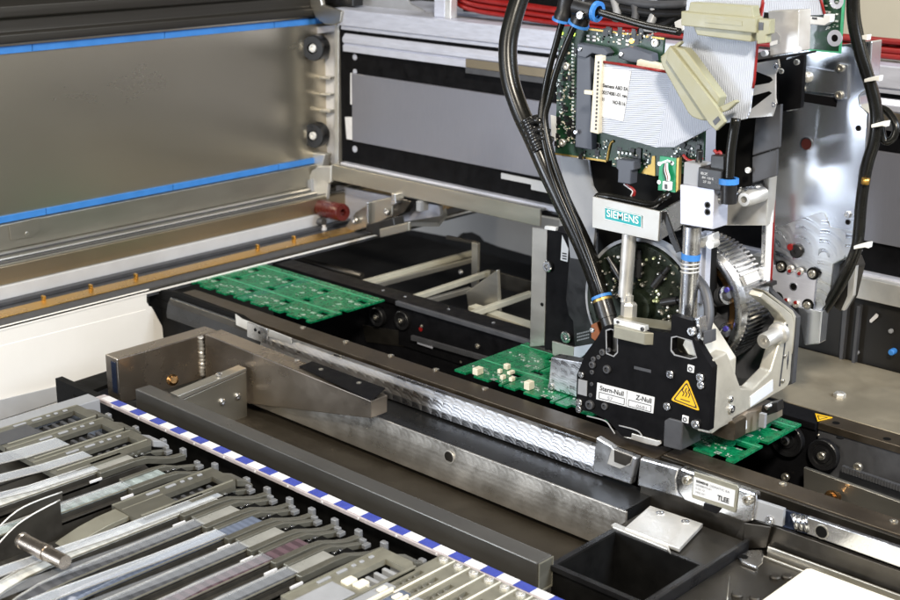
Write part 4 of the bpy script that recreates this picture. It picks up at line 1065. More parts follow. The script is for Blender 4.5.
for a in (613, 645):
    part('wire_form', MB().tube(spline(PY([(a - 26, 416 + (a - 613) * .3), (a - 8, 421 + (a - 613) * .3), (a - 2, 428 + (a - 613) * .3), (a + 2, 434 + (a - 613) * .3)], YF - 1), 5), .5, 6), GREY_M, hd_)
part('lower_block', MB().py([(664, 421), (669, 418), (683, 422), (681, 451), (663, 446.5)], YF - 1, 22), CHAR, hd_, 0.8)
# casting
XS = P(709, 433, y=678).x
front = [(688, 330), (694.2, 338), (713, 368), (709.5, 434), (697, 431), (698, 372), (682, 345)]
ca = part('head_casting', MB().py(front, 678.3, 27), CAST, hd_, 0.8)
outer = [(712, 434.5), (735, 417.5), (784, 389.5), (788.5, 385.5), (790.5, 380), (794.5, 322), (792, 314), (785, 308), (763, 292), (760, 297), (780, 313), (786, 322), (771, 371), (753, 389), (741, 388.5), (733, 366), (727, 352), (713, 360)]
part('side_frame', MB().pxp(outer, XS + .4, 9), CAST, hd_, 1.0)
part('flange_seam', MB().pxp([(787, 324), (788, 324.5), (780.5, 386), (779.3, 386.5)], XS + .7, .4), CHAR, hd_)
rim = [(763, 290), (768, 292), (793, 310.5), (797, 318), (796.7, 323), (792, 383), (790.8, 383), (794.5, 322), (792, 314), (785, 308)]
part('rear_flange', MB().pxp(rim, XS + .2, 9.4), CAST, hd_, 0.3)
part('side_label', MB().pxp([(750.3, 396.8), (773, 379.6), (773, 391), (750.5, 407.2)], XS + .75, .4), PAPER, hd_)
screws(hd_, [(730.3, 399, 2.0), (730.5, 408.7, 2.8)], NX, 2.2, 'x', XS + .4)
screws(hd_, [(784.5, 356, 1.3), (782.5, 381, 1.5)], NX, 1.2, 'x', XS + .6, STEEL)
part('inner_web', MB().py([(700, 270), (764, 285), (797, 318), (792, 384), (738, 402), (700, 395)], 776, 5), CHAR, hd_)
part('inner_dish', MB().lathe((-440, 770, 45), NY, [(0, 34), (2, 33), (4, 20), (1, 8), (1, 0)], 36), CHAR, hd_)
mb = MB(); q0 = P(763.5, 341.5, x=XS - 1)
mb.lathe(q0, (0, 1, .05), [(4, 2.3), (0, 2.3), (0, 4.6), (.6, 5.0), (16, 5.0), (17, 7), (20, 7.5)], 26)
mb.lathe(q0, (0, 1, .05), [(4, 2.3), (4, 0)], 26)
part('boss_tube', mb, ALU_PALE, hd_, smooth=True)
# toothed ring
RC = Vector((-466, 0, 78)); RR = 44.5
N = 84; bm = MB()
prof = []
for k in range(N):
    a0 = 2 * math.pi * k / N; da = 2 * math.pi / N
    for f, r in ((0.0, RR - 3.2), (.36, RR - 3.2), (.42, RR), (.86, RR), (.98, RR - 3.2)):
        prof.append((a0 + da * f, r))
y0, y1 = 742, 767
o = [Vector((RC.x + r * math.cos(a), y0, RC.z + r * math.sin(a))) for a, r in prof]
i = [Vector((RC.x + (RR - 7.5) * math.cos(2 * math.pi * k / 72), y0, RC.z + (RR - 7.5) * math.sin(2 * math.pi * k / 72))) for k in range(72)]
bm.prism(hole(o, i), (0, y1 - y0, 0))
rg = part('toothed_ring', bm, ALU, hd_)
part('ring_rim', MB().lathe((RC.x, 735, RC.z), (0, 1, 0), [(0, RR - 7), (0, RR - 4.4), (1, RR - 2.6), (6.8, RR - 1.6), (6.8, RR - 7), (0, RR - 7)], 72), ALU, rg, smooth=True)
part('copper_band', MB().lathe((RC.x, 737, RC.z), (0, 1, 0), [(0, RR - 8), (18, RR - 7.7), (18, RR - 12), (0, RR - 12), (0, RR - 8)], 72), COPPER, rg, smooth=True)
part('hub', MB().lathe((RC.x, 744, RC.z), (0, -1, 0), [(-10, RR - 12.2), (0, RR - 12.2), (1, RR - 14), (1, 0)], 60), CHAR, hd_)
part('clamp_block', MB().prism([(RC.x + (RR - 1) * math.cos(a), y0 - .5, RC.z + (RR - 1) * math.sin(a)) for a in (.48, .62)] + [(RC.x + (RR + 2.2) * math.cos(a), y0 - .5, RC.z + (RR + 2.2) * math.sin(a)) for a in (.62, .48)], (0, 17, 0)), ALU_PALE, hd_, 0.4)
for ang in (0.42, -0.32, -0.95, 1.1):
    c = RC + Vector((math.cos(ang) * 27, 736, math.sin(ang) * 27))
    d = Vector((math.cos(ang), -.25, math.sin(ang)))
    sv = part('nozzle_sleeve', MB().lathe(c - d * 6, d, [(0, 6.3), (4, 6.3), (4.4, 5), (7, 5), (7.4, 6), (11, 6), (11.5, 4), (15, 3.4), (16, 2.5), (16, 0)], 24), CHAR, hd_, smooth=True)
    part('sleeve_ring', MB().lathe(c + d * 5.4, d, [(0, 6.1), (1.8, 6.1), (1.8, 4)], 24), ALU, sv)
    part('violet_mark', MB().lathe(c + d * 9 + Vector((0, -3, 4)), (0, -1, 0), [(-1, 1.6), (1, 1.6), (1, 0)], 12), mat('violet_mark', (.06, .05, .30)) if ang == .42 else bpy.data.materials['violet_mark'], sv)
# dark star disc
DC = Vector((-480, 702, 82))
part('star_disc', MB().lathe(DC, NY, [(-8, 42.5), (0, 42.5), (1, 41.5), (1, 30), (.2, 29), (.2, 12), (5, 11), (5, 0)], 72), DISC_K, hd_, smooth=True)
part('disc_rim', MB().lathe(DC + Vector((0, 1, 0)), NY, [(-9, 45), (0, 45), (0, 42.9), (-9, 42.9)], 72), GREY_M, hd_, smooth=True)
rnd = random.Random(4)
mb = MB(); mb2 = MB()
for k in range(110):
    a = rnd.uniform(-.3, math.pi + .2); r = rnd.uniform(14, 40)
    c = DC + Vector((r * math.cos(a), -1.0, r * math.sin(a))); w = rnd.uniform(.4, 1.2) if k % 9 else 1.0
    (mb2 if k % 9 == 0 else mb).lathe(c, NY, [(-1.5, w), (rnd.uniform(.3, 1.8), w), (rnd.uniform(1, 2), 0)], 8)
part('small_pins', mb, STEEL, hd_); part('bright_pins', mb2, mat('pale_green_pin', (.50, .55, .33), 0.7, .3), hd_)
for a in (.35, .95, 1.6, 2.3):
    c = DC + Vector((20 * math.cos(a), -2, 20 * math.sin(a)))
    d = Vector((math.cos(a), 0, math.sin(a)))
    part('radial_pin', MB().lathe(c, d, [(0, 2.6), (12, 2.6), (12, 1.6), (18, 1.6), (18, 0)], 16), BLACK_P, hd_, smooth=True)
part('rear_housing', MB().py([(598, 228), (700, 240), (700, 335), (598, 335)], 716, 20), BLACK_M, hd_)
# badge bracket
bkt = part('badge_bracket', MB().py([(592.5, 196.5), (660, 211.5), (658, 241.5), (592, 227.5)], 684, 1.6), mat('satin_bracket', (.50, .49, .46), .8, .46, .05, 60), hd_, 0.3)
xr_ = P(660, 211.5, y=684).x; zt1_, zb1_ = P(660, 211.5, y=684).z, P(658, 241.5, y=684).z
part('bracket_side', MB().prism([(xr_, 685.8, zb1_), (xr_, 685.8, zt1_), (xr_, 712, zt1_ + 4), (xr_, 712, zb1_ + 6)], (-1.6, 0, 0)), ALU, bkt, 0.3)
xl_ = P(592.5, 196.5, y=684).x
part('bracket_floor', MB().box(xl_, xr_ - 2, 685.8, 712, zb1_ + 2, zb1_ + 3.6), ALU, bkt, 0.2)
screw(hd_, P(666, 213, x=xr_), NX, 2.1)
lp = [(604.6, 207.2), (641.6, 215.9), (640.8, 227.6), (604.6, 219)]
bd = part('teal_badge', MB().py(lp, 683.5, .45), TEAL, bkt)
q = PY(lp, 683.3); xd, yd = q[1] - q[0], q[0] - q[3]
lettering('SIEMENS', bd, q[3] + xd * .06 + yd * .27, xd, yd, 6.6, TEAL_TXT, xd.length * .86, bold=.012)
mb = MB(); mb.prism(hole([q[3] + xd * u + yd * v for u, v in ((0, 0), (1, 0), (1, 1), (0, 1))], [q[3] + xd * u + yd * v for u, v in ((.012, .05), (.988, .05), (.988, .95), (.012, .95))]), (0, -.1, 0))
part('badge_edge', mb, PAPER, bd)
part('cable_loop', MB().tube(spline([P(597, 203, y=692), P(600, 196, y=696), P(625, 200, y=698), P(652, 205, y=698), P(662, 199, y=696), P(668, 194, y=700)], 6), 2.6), RUBBER, hd_)
part('flat_cable', MB().prism([P(x, y, y=688) for x, y in ((661, 211), (666, 212), (676, 240), (681, 251), (676, 253), (670, 241))], (0, 1.4, 0)), BLACK_P, hd_, 0.3)
# rods
def rod(name, a, b, y, r, m, extra=None):
    p0, p1 = P(*a, y=y), P(*b, y=y)
    mb = MB(); L = (p1 - p0).length
    mb.lathe(p0, p1 - p0, [(0, 0), (0, r)] + [(L, r), (L, r * .6), (L + 4, r * .6), (L + 4, 0)], 28)
    return part(name, mb, m, hd_, smooth=True)
rod('guide_rod', (629.5, 232), (625, 296), 692, 4.6, ALU_PALE)
mb = MB(); q0 = P(628.5, 317.5, y=690)
mb.lathe(q0, NZ, [(0, 0), (0, 5.2), (9, 5.2), (10.4, 4.2), (10.4, 2.6), (15, 2.6), (15, 0)], 6)
part('hex_nut', mb, ALU_PALE, hd_)
r2 = rod('guide_rod', (692.5, 226), (685.5, 352), 690, 5.7, ALU)
a, b = P(691.2, 253, y=690), P(690.6, 259, y=690)
part('blue_band', MB().lathe(a, b - a, [(0, 5.72), (0, 5.95), ((b - a).length, 5.95), ((b - a).length, 5.72)], 28), BLUE, r2)
for k in range(3):
    a, b = P(690.3 - k * .2, 262 + k * 4, y=690), P(690.3 - k * .2, 264 + k * 4, y=690)
    part('rod_groove', MB().lathe(a, b - a, [(0, 5.7), (.4, 6.0), ((b - a).length - .4, 6.0), ((b - a).length, 5.7)], 28), ALU_PALE, r2)
part('beige_carriage', MB().pz([(614, 320), (619, 315), (672, 321), (672, 333), (645, 333), (614, 326)], P(640, 322, y=684).z, 8), OLIVE_LT, hd_, 0.5)
part('front_strip', MB().py([(613.5, 318.5), (645, 326), (645.5, 331.5), (641, 332.5), (613.5, 325)], 670, 4), ALU_PALE, hd_, 0.3)
screws(hd_, [(618, 322, 1.0), (642.5, 329, 1.3)], NY, 1, 'y', 670, CHAR)
part('strut', MB().py([(703, 332), (712, 330), (712, 342), (703, 345)], 676, 5), CHAR, hd_, 0.5)
part('clamp_ear', MB().py([(694, 318), (699, 318), (701, 338), (697, 343), (694, 338)], 674, 8), ALU, hd_, 0.5)
# valve block
part('valve_block', MB().py([(680, 184.5), (714.5, 189), (713, 229.5), (680, 224)], 682, 16), LILAC, hd_, 0.5)
part('valve_upper', MB().py([(684, 162), (701, 164.5), (700, 187), (683, 184)], 684, 12), GREY_M, hd_, 0.5)
sn = part('sensor_box', MB().py([(698.5, 167), (722, 171), (721, 191), (697.5, 187)], 680, 12), BLACK_P, hd_, 0.5)
for k, (w, tx) in enumerate(((.35, 'BZ'), (.6, '84 1015'), (.4, '27 33'))):
    lettering(tx, sn, P(701 + k, 174 + k * 4.2, y=679.8), (1, 0, 0), (0, 0, 1), 1.9, PAPER, 13 * w)
part('sensor_plug', MB().py([(711, 155), (724, 156), (724, 172), (710, 169)], 684, 8), BLACK_P, hd_, 0.5)
for a in ((707.5, 205), (707.5, 212)):
    c = P(a[0], a[1], y=682)
    part('side_hole', MB().lathe(c, NY, [(-.2, 2.1), (.2, 2.1), (.2, 1.6)], 18), CHAR, hd_)
    part('side_hole', MB().lathe(c, NY, [(-.2, 1.5), (.12, 1.5), (.12, 0)], 18), HOLEK, hd_)
mb = MB(); q0, q1 = P(728.5, 203, y=684), P(729, 180, y=684)
mb.lathe(q0, q1 - q0, [(0, 0), (0, 4.8), (13, 4.8), (13, 4.2), ((q1 - q0).length, 4.2), ((q1 - q0).length, 0)], 22)
pl_ = part('push_fitting', mb, BLACK_P, hd_, smooth=True)
part('blue_collar', MB().lathe(P(728.8, 181, y=684), q1 - q0, [(-1.6, 4.2), (-1.6, 5.9), (1.6, 5.9), (1.6, 4.0)], 24), BLUE, pl_)
part('air_tube', MB().tube(spline([P(729, 180, y=684), P(731, 150, y=685), P(736, 118, y=688)], 6), 2.9), RUBBER, hd_)
part('elbow', MB().lathe(P(719, 196.5, y=690), NX, [(-6, 4.5), (2, 4.5), (2, 3), (5, 3), (5, 0)], 20), ALU, hd_, smooth=True)
part('bearing_plate', MB().py([(713, 196), (735, 182), (770, 172), (766, 225.5), (714, 225.5)], 766, 10), ALU_PALE, hd_, 0.6)
mb = MB(); q0 = P(744, 199.5, y=742)
mb.lathe(q0, (0, 1, 0), [(8, 2.2), (0, 2.2), (0, 4.2), (1, 4.8), (22, 5.0)], 28); mb.lathe(q0, (0, 1, 0), [(8, 2.2), (8, 0)], 28)
part('bearing_tube', mb, ALU_PALE, hd_, smooth=True)
for (a, b, c) in ((736, 186, 5.5), (752, 190, 5.0), (722, 188, 4)):
    part('bearing_boss', MB().lathe(P(a, b, y=758), NY, [(-6, c), (2, c), (3, c * .8), (3, c * .4), (1, c * .4), (1, 0)], 22), ALU, hd_, smooth=True)
part('link_arm', MB().py([(692, 236), (700, 238), (713, 233), (714, 241), (703, 248), (692, 247)], 694, 7), ALU_PALE, hd_, 0.6)
part('link_end', MB().lathe(P(712.5, 243.5, y=694), NY, [(-4, 2.8), (3, 2.8), (3, 0)], 18), ALU_PALE, hd_)
part('link_column', MB().py([(700, 232), (707, 233), (704, 305), (697, 303)], 702, 6), LILAC, hd_, 0.4)
part('curved_sleeve', MB().tube(spline([P(694, 276, y=696), P(705, 290, y=694), P(709, 312, y=690), P(706, 330, y=686), P(700, 338, y=684)], 6), 3.2), CHAR, hd_)
part('stay_cable', MB().tube(spline([P(700, 150, y=690), P(699, 160, y=690), P(698, 168, y=688)], 5), 2), BLACK_P, hd_)
part('swirl_casting', MB().py([(551, 357), (585, 363), (578, 375), (577, 398), (556, 391), (548, 388)], 706, 10), MILLED, hd_, 0.8)
screw(hd_, P(551.5, 386.5, y=706), NY, 2.4)
# nozzle area block at the lower right
part('nozzle_block', MB().py([(710, 431), (731, 421), (735, 423), (734, 441), (726, 440), (712, 435)], 700, 14), STEEL_BR, hd_, 0.5)
bx = part('nozzle_holder', MB().pxp([(733.5, 424), (748, 412), (759, 410), (783, 404), (783, 416), (756, 431), (745, 434.5), (733, 441)], XS + 1.5, 16), mat('tinted_block', (.36, .30, .24), .6, .4, .15, 60), hd_, 0.8)
part('nozzle_label', MB().pxp([(737, 427.5), (747, 420.5), (747, 428.5), (737, 436)], XS + 1.9, .35), PAPER, bx)
for k in range(3):
    part('label_line', MB().pxp([(738.5, 430 + k * 1.9), (745.5, 425.1 + k * 1.9), (745.5, 426 + k * 1.9), (738.5, 430.9 + k * 1.9)], XS + 2.1, .2), INK, bx)
part('grey_end', MB().py([(759, 413), (765, 414.5), (764, 429), (758, 427)], 726, 3), GREY_M, hd_, 0.4)
part('black_latch', MB().py([(762, 405), (777, 402), (778, 412), (766, 416), (761, 411)], 736, 8), BLACK_P, hd_, 0.6)
part('latch_pin', MB().tube([P(766, 408, y=733), P(773, 404, y=738)], 1.6), ALU, hd_)

# ================================================================== CARRIAGE PLATE BEHIND THE HEAD
cp_ = thing('carriage_plate', 'tall machined aluminium carriage plate with milled lower area and red marked screws', 'plate', (-400, 790, 50))
out = [(772, 50), (800, 50), (872, 41), (869, 88), (859, 96), (860, 106), (868, 113), (866, 150), (860, 170), (853, 255), (833, 265), (829, 302), (819, 313), (816, 344), (803, 345), (799, 318), (776, 300), (768, 200)]
part('plate', MB().py(out, 790, 14), CARR, cp_, 0.8)
part('left_extension', MB().py([(716, 60), (771.5, 50), (767, 200), (720, 200)], 792, 12), CHAR, cp_)
part('milled_area', MB().py([(775, 229), (800, 219), (820, 212), (825, 214), (830, 227), (853.5, 231.5), (852, 254), (833, 264), (829, 301), (819, 312), (776, 299)], 789.3, 1), swirl(mat('fan_milled', (.60, .63, .68), 1, .34, .1, 40), 'X', 0.018, 3200, .05, rows=0.034, contrast=1.1), cp_, 0.3)
rp = part('recess_plate', MB().py([(801, 66), (834, 71), (837, 63), (848, 65), (847.5, 99), (841, 100), (834, 94), (801, 91)], 788, 2.2), CARR, cp_, 0.4)
screws(cp_, [(841, 68, 2.4), (839.5, 95, 2.6), (803, 89, 1.8)], NY, 2.4, 'y', 788, STEEL)
part('dome', MB().lathe(P(808, 77, y=788), NY, [(0, 3.5), (1.5, 3.3), (3, 2), (3.4, 0)], 22), ALU_PALE, cp_, smooth=True)
part('dark_slot', MB().py([(801, 92.5), (834, 97.5), (837, 101), (836, 107), (800, 101)], 789.7, .5), BLACK, cp_)
def holed(a, b, r, ring, m=HOLEK):
    c = P(a, b, y=790)
    h = part('hole_ring', MB().lathe(c, NY, [(-.2, r), (.5, r), (.5, r * .8), (.2, r * .8)], 24), ring, cp_)
    part('hole_inside', MB().lathe(c, NY, [(-.2, r * .8), (.3, r * .8), (.3, 0)], 24), m, h)
holed(806.7, 144, 4.6, ALU, mat('dark_red_hole', (.05, .008, .006), 0, .5))
holed(858.5, 128, 1.9, CHAR); holed(848, 222, 1.8, CHAR)
screw(cp_, P(848, 214.5, y=790), NY, 2.3)
c = P(797, 251, y=789.2)
part('round_knob', MB().lathe(c, NY, [(-.2, 4.6), (1.5, 4.6), (2, 4), (2, 1.6), (1.2, 1.6), (1.2, 0)], 26), BLACK_P, cp_)
part('red_tab', MB().lathe(c + Vector((-4.2, -.6, 2.2)), NY, [(-.2, 2.2), (1.6, 2.2), (1.6, 0)], 14), RED, cp_)
mp = part('motor_plate', MB().py([(773, 265), (816, 276.5), (812, 311), (772, 301)], 787.6, 1.6), LILAC, cp_, 0.4)
for (a, b) in ((781.5, 266.5), (813, 273.5), (777.5, 298), (808, 305)):
    c = P(a, b, y=787.4)
    part('corner_recess', MB().lathe(c, NY, [(-.2, 4.2), (.3, 4.2), (.3, 0)], 22), BLACK_M, mp)
    screw(mp, c + Vector((0, -.3, 0)), NY, 2.7, STEEL)
for (a, b, s) in ((791, 268.5, -1), (800.5, 271, -1), (787, 301.5, 1), (796.5, 304, 1)):
    c = P(a, b, y=787.4)
    screw(mp, c, NY, 2.5, ALU_PALE)
    part('red_paint_dot', MB().lathe(c + Vector((0, -1.6, s * 1.4)), NY, [(-.2, 1.3), (.5, 1.2), (.6, 0)], 12), RED, mp)
c = P(793.5, 286.5, y=787.6)
part('centre_hole', MB().lathe(c, NY, [(-.2, 2.9), (.4, 2.9), (.4, 2.3)], 20), ALU, mp); part('centre_hole', MB().lathe(c, NY, [(-.2, 2.3), (.2, 2.3), (.2, 0)], 20), HOLEK, mp)
part('lower_foot', MB().py([(797, 306), (822, 311), (819, 344), (804, 345.5)], 786, 10), CARR, cp_, 0.8)
part('white_pin', MB().lathe(P(788.5, 108, y=786), NY, [(-3, 2), (1, 2), (1, 0)], 12), PAPER, cp_)
fg = thing('wire_channel', 'upright metal edge with a white and red cable in front of the carriage plate', 'cable channel', (-420, 770, 90))
part('upright', MB().py([(763, 195), (767, 190), (763, 300), (759, 296)], 768, 6), ALU, fg, 0.5)
part('white_cable', MB().tube(spline([P(772, 165, y=776), P(770, 200, y=774), P(768, 240, y=772), P(766, 280, y=770), P(764, 292, y=770)], 6), 2.6), PAPER, fg)
part('red_wire', MB().tube(spline([P(774, 200, y=778), P(772.5, 240, y=776), P(770.5, 285, y=774)], 6), 1.0), RED, fg)
part('cable_tie', MB().py([(758, 281), (771, 283), (771, 287), (758, 285)], 766, 8), BLACK_P, fg, 0.5)
part('white_clip', MB().py([(758, 268), (764, 269), (764, 281), (758, 280)], 765, 8), PAPER, fg, 0.5)

# motor blocks between board and carriage plate
mt = thing('motor_block', 'grey and black motor housings stacked behind the ribbon cable', 'motor', (-430, 740, 140))
part('lower_housing', MB().py([(752, 157), (777, 149), (776, 176), (752, 183)], 745, 3), CHAR, mt, 0.6)
part('upper_housing', MB().py([(756, 112), (781, 104), (779, 147.5), (752, 155.5)], 744, 3), CHAR, mt, 0.6)
part('black_body', MB().py([(716, 118), (757, 110), (752, 186), (714, 190)], 752, 20), BLACK_M, mt, 0.6)
part('black_column', MB().py([(778, 62), (804, 54), (801, 108), (778, 112)], 760, 4), BLACK, mt, 0.6)
part('black_column', MB().py([(768, 58), (779, 56), (778, 115), (766, 120)], 770, 10), BLACK_M, mt, 0.6)
screws(mt, [(748.5, 170, 2.0), (781.5, 71, 1.6), (797, 62, 1.8)], NY, 2, 'y', 743, ALU_PALE)
bt = thing('holed_bracket', 'pale sheet bracket with triangular cut-outs at the edge of the ribbon cable', 'bracket', (-440, 712, 180))
o = [(751, 60), (778, 59), (779, 66), (775, 74), (775, 98), (776, 103), (772, 116), (748, 118)]
t1 = [(753, 70), (771, 77), (773, 80), (769, 83), (752, 86)]
t2 = [(751, 96), (769, 91), (772, 93), (750, 110)]
part('sheet', MB().prism(hole(PY(o, 716), PY(t1, 716), PY(t2, 716)), (0, 1.6, 0)), ALU_PALE, bt)
part('dark_back', MB().py([(750, 64), (774, 68), (774, 96), (748, 114)], 724, 2), BLACK_M, bt)
screws(bt, [(777, 66.5, 2.1), (774.5, 104, 1.4)], NY, 2, 'y', 716)
sx = thing('shield_box', 'bare silver sheet metal box behind the upper flat connector', 'box', (-440, 700, 215))
part('box', MB().py([(768, 11), (799, 10), (798, 51.5), (770, 56)], 706, 14), ALU_PALE, sx, 0.5)
part('round_cutout', MB().py([(770, 36), (773, 32), (777, 32), (780, 36), (780, 43), (770, 46)], 705.7, .4), GREY_M, sx)
part('white_tab', MB().py([(770, 42), (777, 40), (777, 44), (770, 46)], 705.2, .6), PAPER, sx)
part('base_edge', MB().py([(755, 60), (808, 51.5), (808, 54), (756, 63)], 703, 10), BLACK, sx, 0.3)
for a, b in ((766, 53), (798.5, 49.5)):
    part('white_stud', MB().lathe(P(a, b, y=703), NY, [(0, 1.8), (3, 1.8), (3, 0)], 12), PAPER, sx)

# ================================================================== CONTROLLER BOARD, CONNECTORS, RIBBON CABLE
cb = thing('controller_board', 'dark green controller board with glowing LEDs and grey sockets above the badge', 'circuit board', (-490, 712, 155))
YC = 712
o = [(559, 27), (575, 25.5), (664, 37.5), (662, 62), (706, 78), (703, 172), (653, 176), (653, 167), (647, 167), (647, 175), (612, 166), (612, 160), (606, 161.5), (555, 154)]
part('laminate', MB().py(o, YC, 2), PCB_DK, cb)
part('gold_edge', MB().prism(PY([(574, 26.2), (664, 37.8), (664, 39.6), (574, 28)], YC - .2), (0, .3, 0)), GOLD, cb)
part('gold_edge', MB().prism(PY([(555, 152.8), (606, 160), (606, 162), (555, 154.6)], YC - .2), (0, .3, 0)), GOLD, cb)
part('gold_loop', MB().tube(spline(PY([(607, 161), (609, 150), (611, 143), (614, 141)], YC - .5), 5), .9, 8), GOLD, cb)
part('gold_tab', MB().py([(646, 166), (651, 164), (652, 156), (655, 156), (655, 176), (641, 173)], YC - .6, .5), GOLD, cb)
rnd = random.Random(12)
mb = MB(); mk = MB(); mg = MB()
polys = [(556, 34, 576, 148), (578, 140, 608, 158), (614, 150, 650, 168), (585, 30, 655, 42), (672, 130, 700, 168), (664, 60, 668, 72)]
for x0, y0, x1, y1 in polys:
    n = int((x1 - x0) * (y1 - y0) / 9)
    for k in range(n):
        c = P(rnd.uniform(x0, x1), rnd.uniform(y0, y1), y=YC); w, h = rnd.uniform(.2, .75), rnd.uniform(.2, .6)
        t_ = (mb, mk, mk, mg)[rnd.randrange(4)]
        if k % 8 == 0: t_ = mk; w, h = rnd.uniform(1, 2), rnd.uniform(1, 2.6)
        t_.box(c.x - w, c.x + w, YC - rnd.uniform(.3, 1.2), YC - .02, c.z - h, c.z + h)
part('solder_points', mb, SOLDER, cb); part('black_chips', mk, BLACK_P, cb); part('tan_parts', mg, CHIP, cb)
mb = MB()
for k in range(26):
    c = P(573.5, 44 + k * 3.6, y=YC); mb.box(c.x - .9, c.x + .9, YC - 1, YC - .02, c.z - .5, c.z + .5)
part('pin_row', mb, SOLDER, cb)
part('socket', MB().py([(577, 43), (590, 45.5), (592, 150), (575, 147)], YC - 6, 5.9), mat('slate_socket', (.075, .085, .11), 0, .45, .1, 60), cb, 0.6)
part('socket_clip', MB().py([(577, 43), (603, 48), (608, 53), (605, 57), (592, 53), (585, 58), (577, 56)], YC - 8, 7.8), bpy.data.materials['slate_socket'], cb, 0.6)
part('socket_clip', MB().py([(619, 49), (629, 46.5), (651, 54), (652, 62), (645, 64), (630, 62), (618, 58)], YC - 8, 7.8), bpy.data.materials['slate_socket'], cb, 0.6)
part('pale_header', MB().py([(637, 60), (640, 59), (661, 64.5), (660, 73), (636, 67)], YC - 9, 5), CHIP, cb, 0.4)
for a, b in ((580, 49), (621.5, 54), (576, 132)):
    screw(cb, P(a, b, y=YC - 8.2), NY, 1.5, ALU)
for a, b in ((656, 42.5), (567, 66), (563, 142.5)):
    screw(cb, P(a, b, y=YC), NY, 2.6, ALU_PALE)
part('white_strip', MB().py([(550.5, 115), (556, 116.5), (555.5, 141), (551.5, 137)], YC - 1, .9), PAPER, cb, 0.1)
for a, b in ((562, 33), (574, 34.2)):
    part('green_led', MB().lathe(P(a, b, y=YC), NY, [(-.3, 1.2), (1, 1.2), (1.5, 0)], 12), LED_G, cb)
part('orange_led', MB().lathe(P(632, 40.7, y=YC), NY, [(-.3, 1.5), (1, 1.5), (1.6, 0)], 12), LED_O, cb)
for a in (586.5, 592.5, 617.5, 625.5):
    q = 34.6 + (a - 586) * .13
    for j in (0, 3.6):
        part('white_pad', MB().py([(a, q + j), (a + 3, q + j + .4), (a + 3, q + j + 2.4), (a, q + j + 2)], YC - .8, .7), WHITE_SQ, cb, 0.1)
pg = part('plug', MB().py([(617, 159), (634, 161), (634, 170), (631, 171), (630, 184.5), (617.5, 182.5), (618, 170), (616, 168)], YC - 9, 8), bpy.data.materials['slate_socket'], cb, 0.6)
for k in range(4):
    for j in (0, 1):
        c = P(622 + k * 4 + j * -1, 151.5 + k * .5 + j * 6, y=YC)
        part('plug_pin', MB().box(c.x - .7, c.x + .7, YC - 4, YC - .05, c.z - .7, c.z + .7), SOLDER, pg)
for dx, m in ((0, PAPER), (1.6, RED), (3.0, RED)):
    part('plug_wire', MB().tube(spline(PY([(624 + dx, 184), (628 + dx, 187), (633 + dx * .6, 191), (631 + dx, 196)], YC - 4), 5), .7, 8), m, pg)
sbd = thing('sensor_board', 'small bright green sensor board with white plug under the ribbon cable', 'circuit board', (-470, 690, 165))
part('laminate', MB().py([(660, 156), (676, 158.5), (675, 192.5), (658, 190)], 700, 1.5), mat('bright_board', (.01, .27, .12), 0, .35, .2, 120), sbd)
part('side_support', MB().py([(676.2, 158.5), (679, 157.5), (678, 190), (675.2, 192.5)], 700.5, 3), GOLD, sbd)
part('white_plug', MB().py([(662.5, 181), (669.5, 182.5), (669, 191), (662, 189.5)], 696, 3.8), PAPER, sbd, 0.4)
part('plug_mark', MB().py([(664.5, 184), (667, 184.5), (667, 189), (664.5, 188.5)], 695.6, .4), CHAR, sbd)
for k in range(6):
    c = P(662 + k * 2, 160.5 + abs(k - 3) * .7, y=700)
    part('contact', MB().lathe(c, NY, [(-.3, .8), (.6, .8), (.6, 0)], 10), SOLDER, sbd)
for a, b in ((659.8, 163.5), (659.5, 182), (672.5, 163)): part('contact', MB().lathe(P(a, b, y=700), NY, [(-.3, 1.4), (.6, 1.4), (.6, 0)], 12), SOLDER, sbd)
for dx, m in ((0, BLACK_P), (1.2, PAPER), (2.2, RED), (3.1, PAPER)):
    part('wire', MB().tube(spline(PY([(665.5 + dx * .5, 163), (664 + dx, 170), (666 + dx, 177), (667 + dx * .5, 181)], 697), 5), .75, 8), m, sbd)
part('red_wire', MB().tube(spline(PY([(683, 155), (688, 160), (696, 161), (702, 158)], 694), 6), 1.0, 8), RED, sbd)
part('red_wire', MB().tube(spline(PY([(714, 150), (717, 153), (720, 152), (722, 158)], 690), 6), 1.0, 8), RED, sbd)

rb = thing('ribbon_cable', 'pale grey flat ribbon cable with red edges and two olive connectors', 'ribbon cable', (-470, 690, 165))
def sheet(name, px, ys, m, th=1.1):
    pts = [P(a, b, y=y) for (a, b), y in zip(px, ys)]
    return part(name, MB().prism(pts, (0, th, 0)), m, rb, 0.0)
sheet('lower_run', [(599, 61.5), (668, 72.5), (690, 78), (672, 145), (657, 147.5), (598, 131)], [694, 694, 694, 694, 694, 694], RIB_H)
sheet('fold', [(672, 76), (720, 95), (712, 127), (674, 147), (657, 147)], [692.6, 690.5, 690.5, 692.6, 692.6], RIB_V)
sheet('upper_run', [(688, -10), (766, -10), (763, 12), (757, 46), (754, 80), (749.5, 112), (746.5, 118.5), (712, 126), (686, 90), (679, 72), (684, 30)], [689.5] * 11, RIB_V)
part('red_edge', MB().tube(PY([(599, 61.2), (635, 66.4), (668, 72)], 693.6), .9, 8), RED, rb)
part('red_edge', MB().tube(PY([(763.5, 2), (757.3, 46), (754.3, 80), (753, 88)], 689.4), .8, 8), RED, rb)
part('red_edge', MB().tube(PY([(764, -8), (762, 6), (757, 17)], 688.8), .8, 8), RED, rb)
hb = part('header', MB().py([(595, 55), (600.5, 56.5), (598, 134), (590, 132)], 690, 6), CHIP, rb, 0.4)
mb = MB()
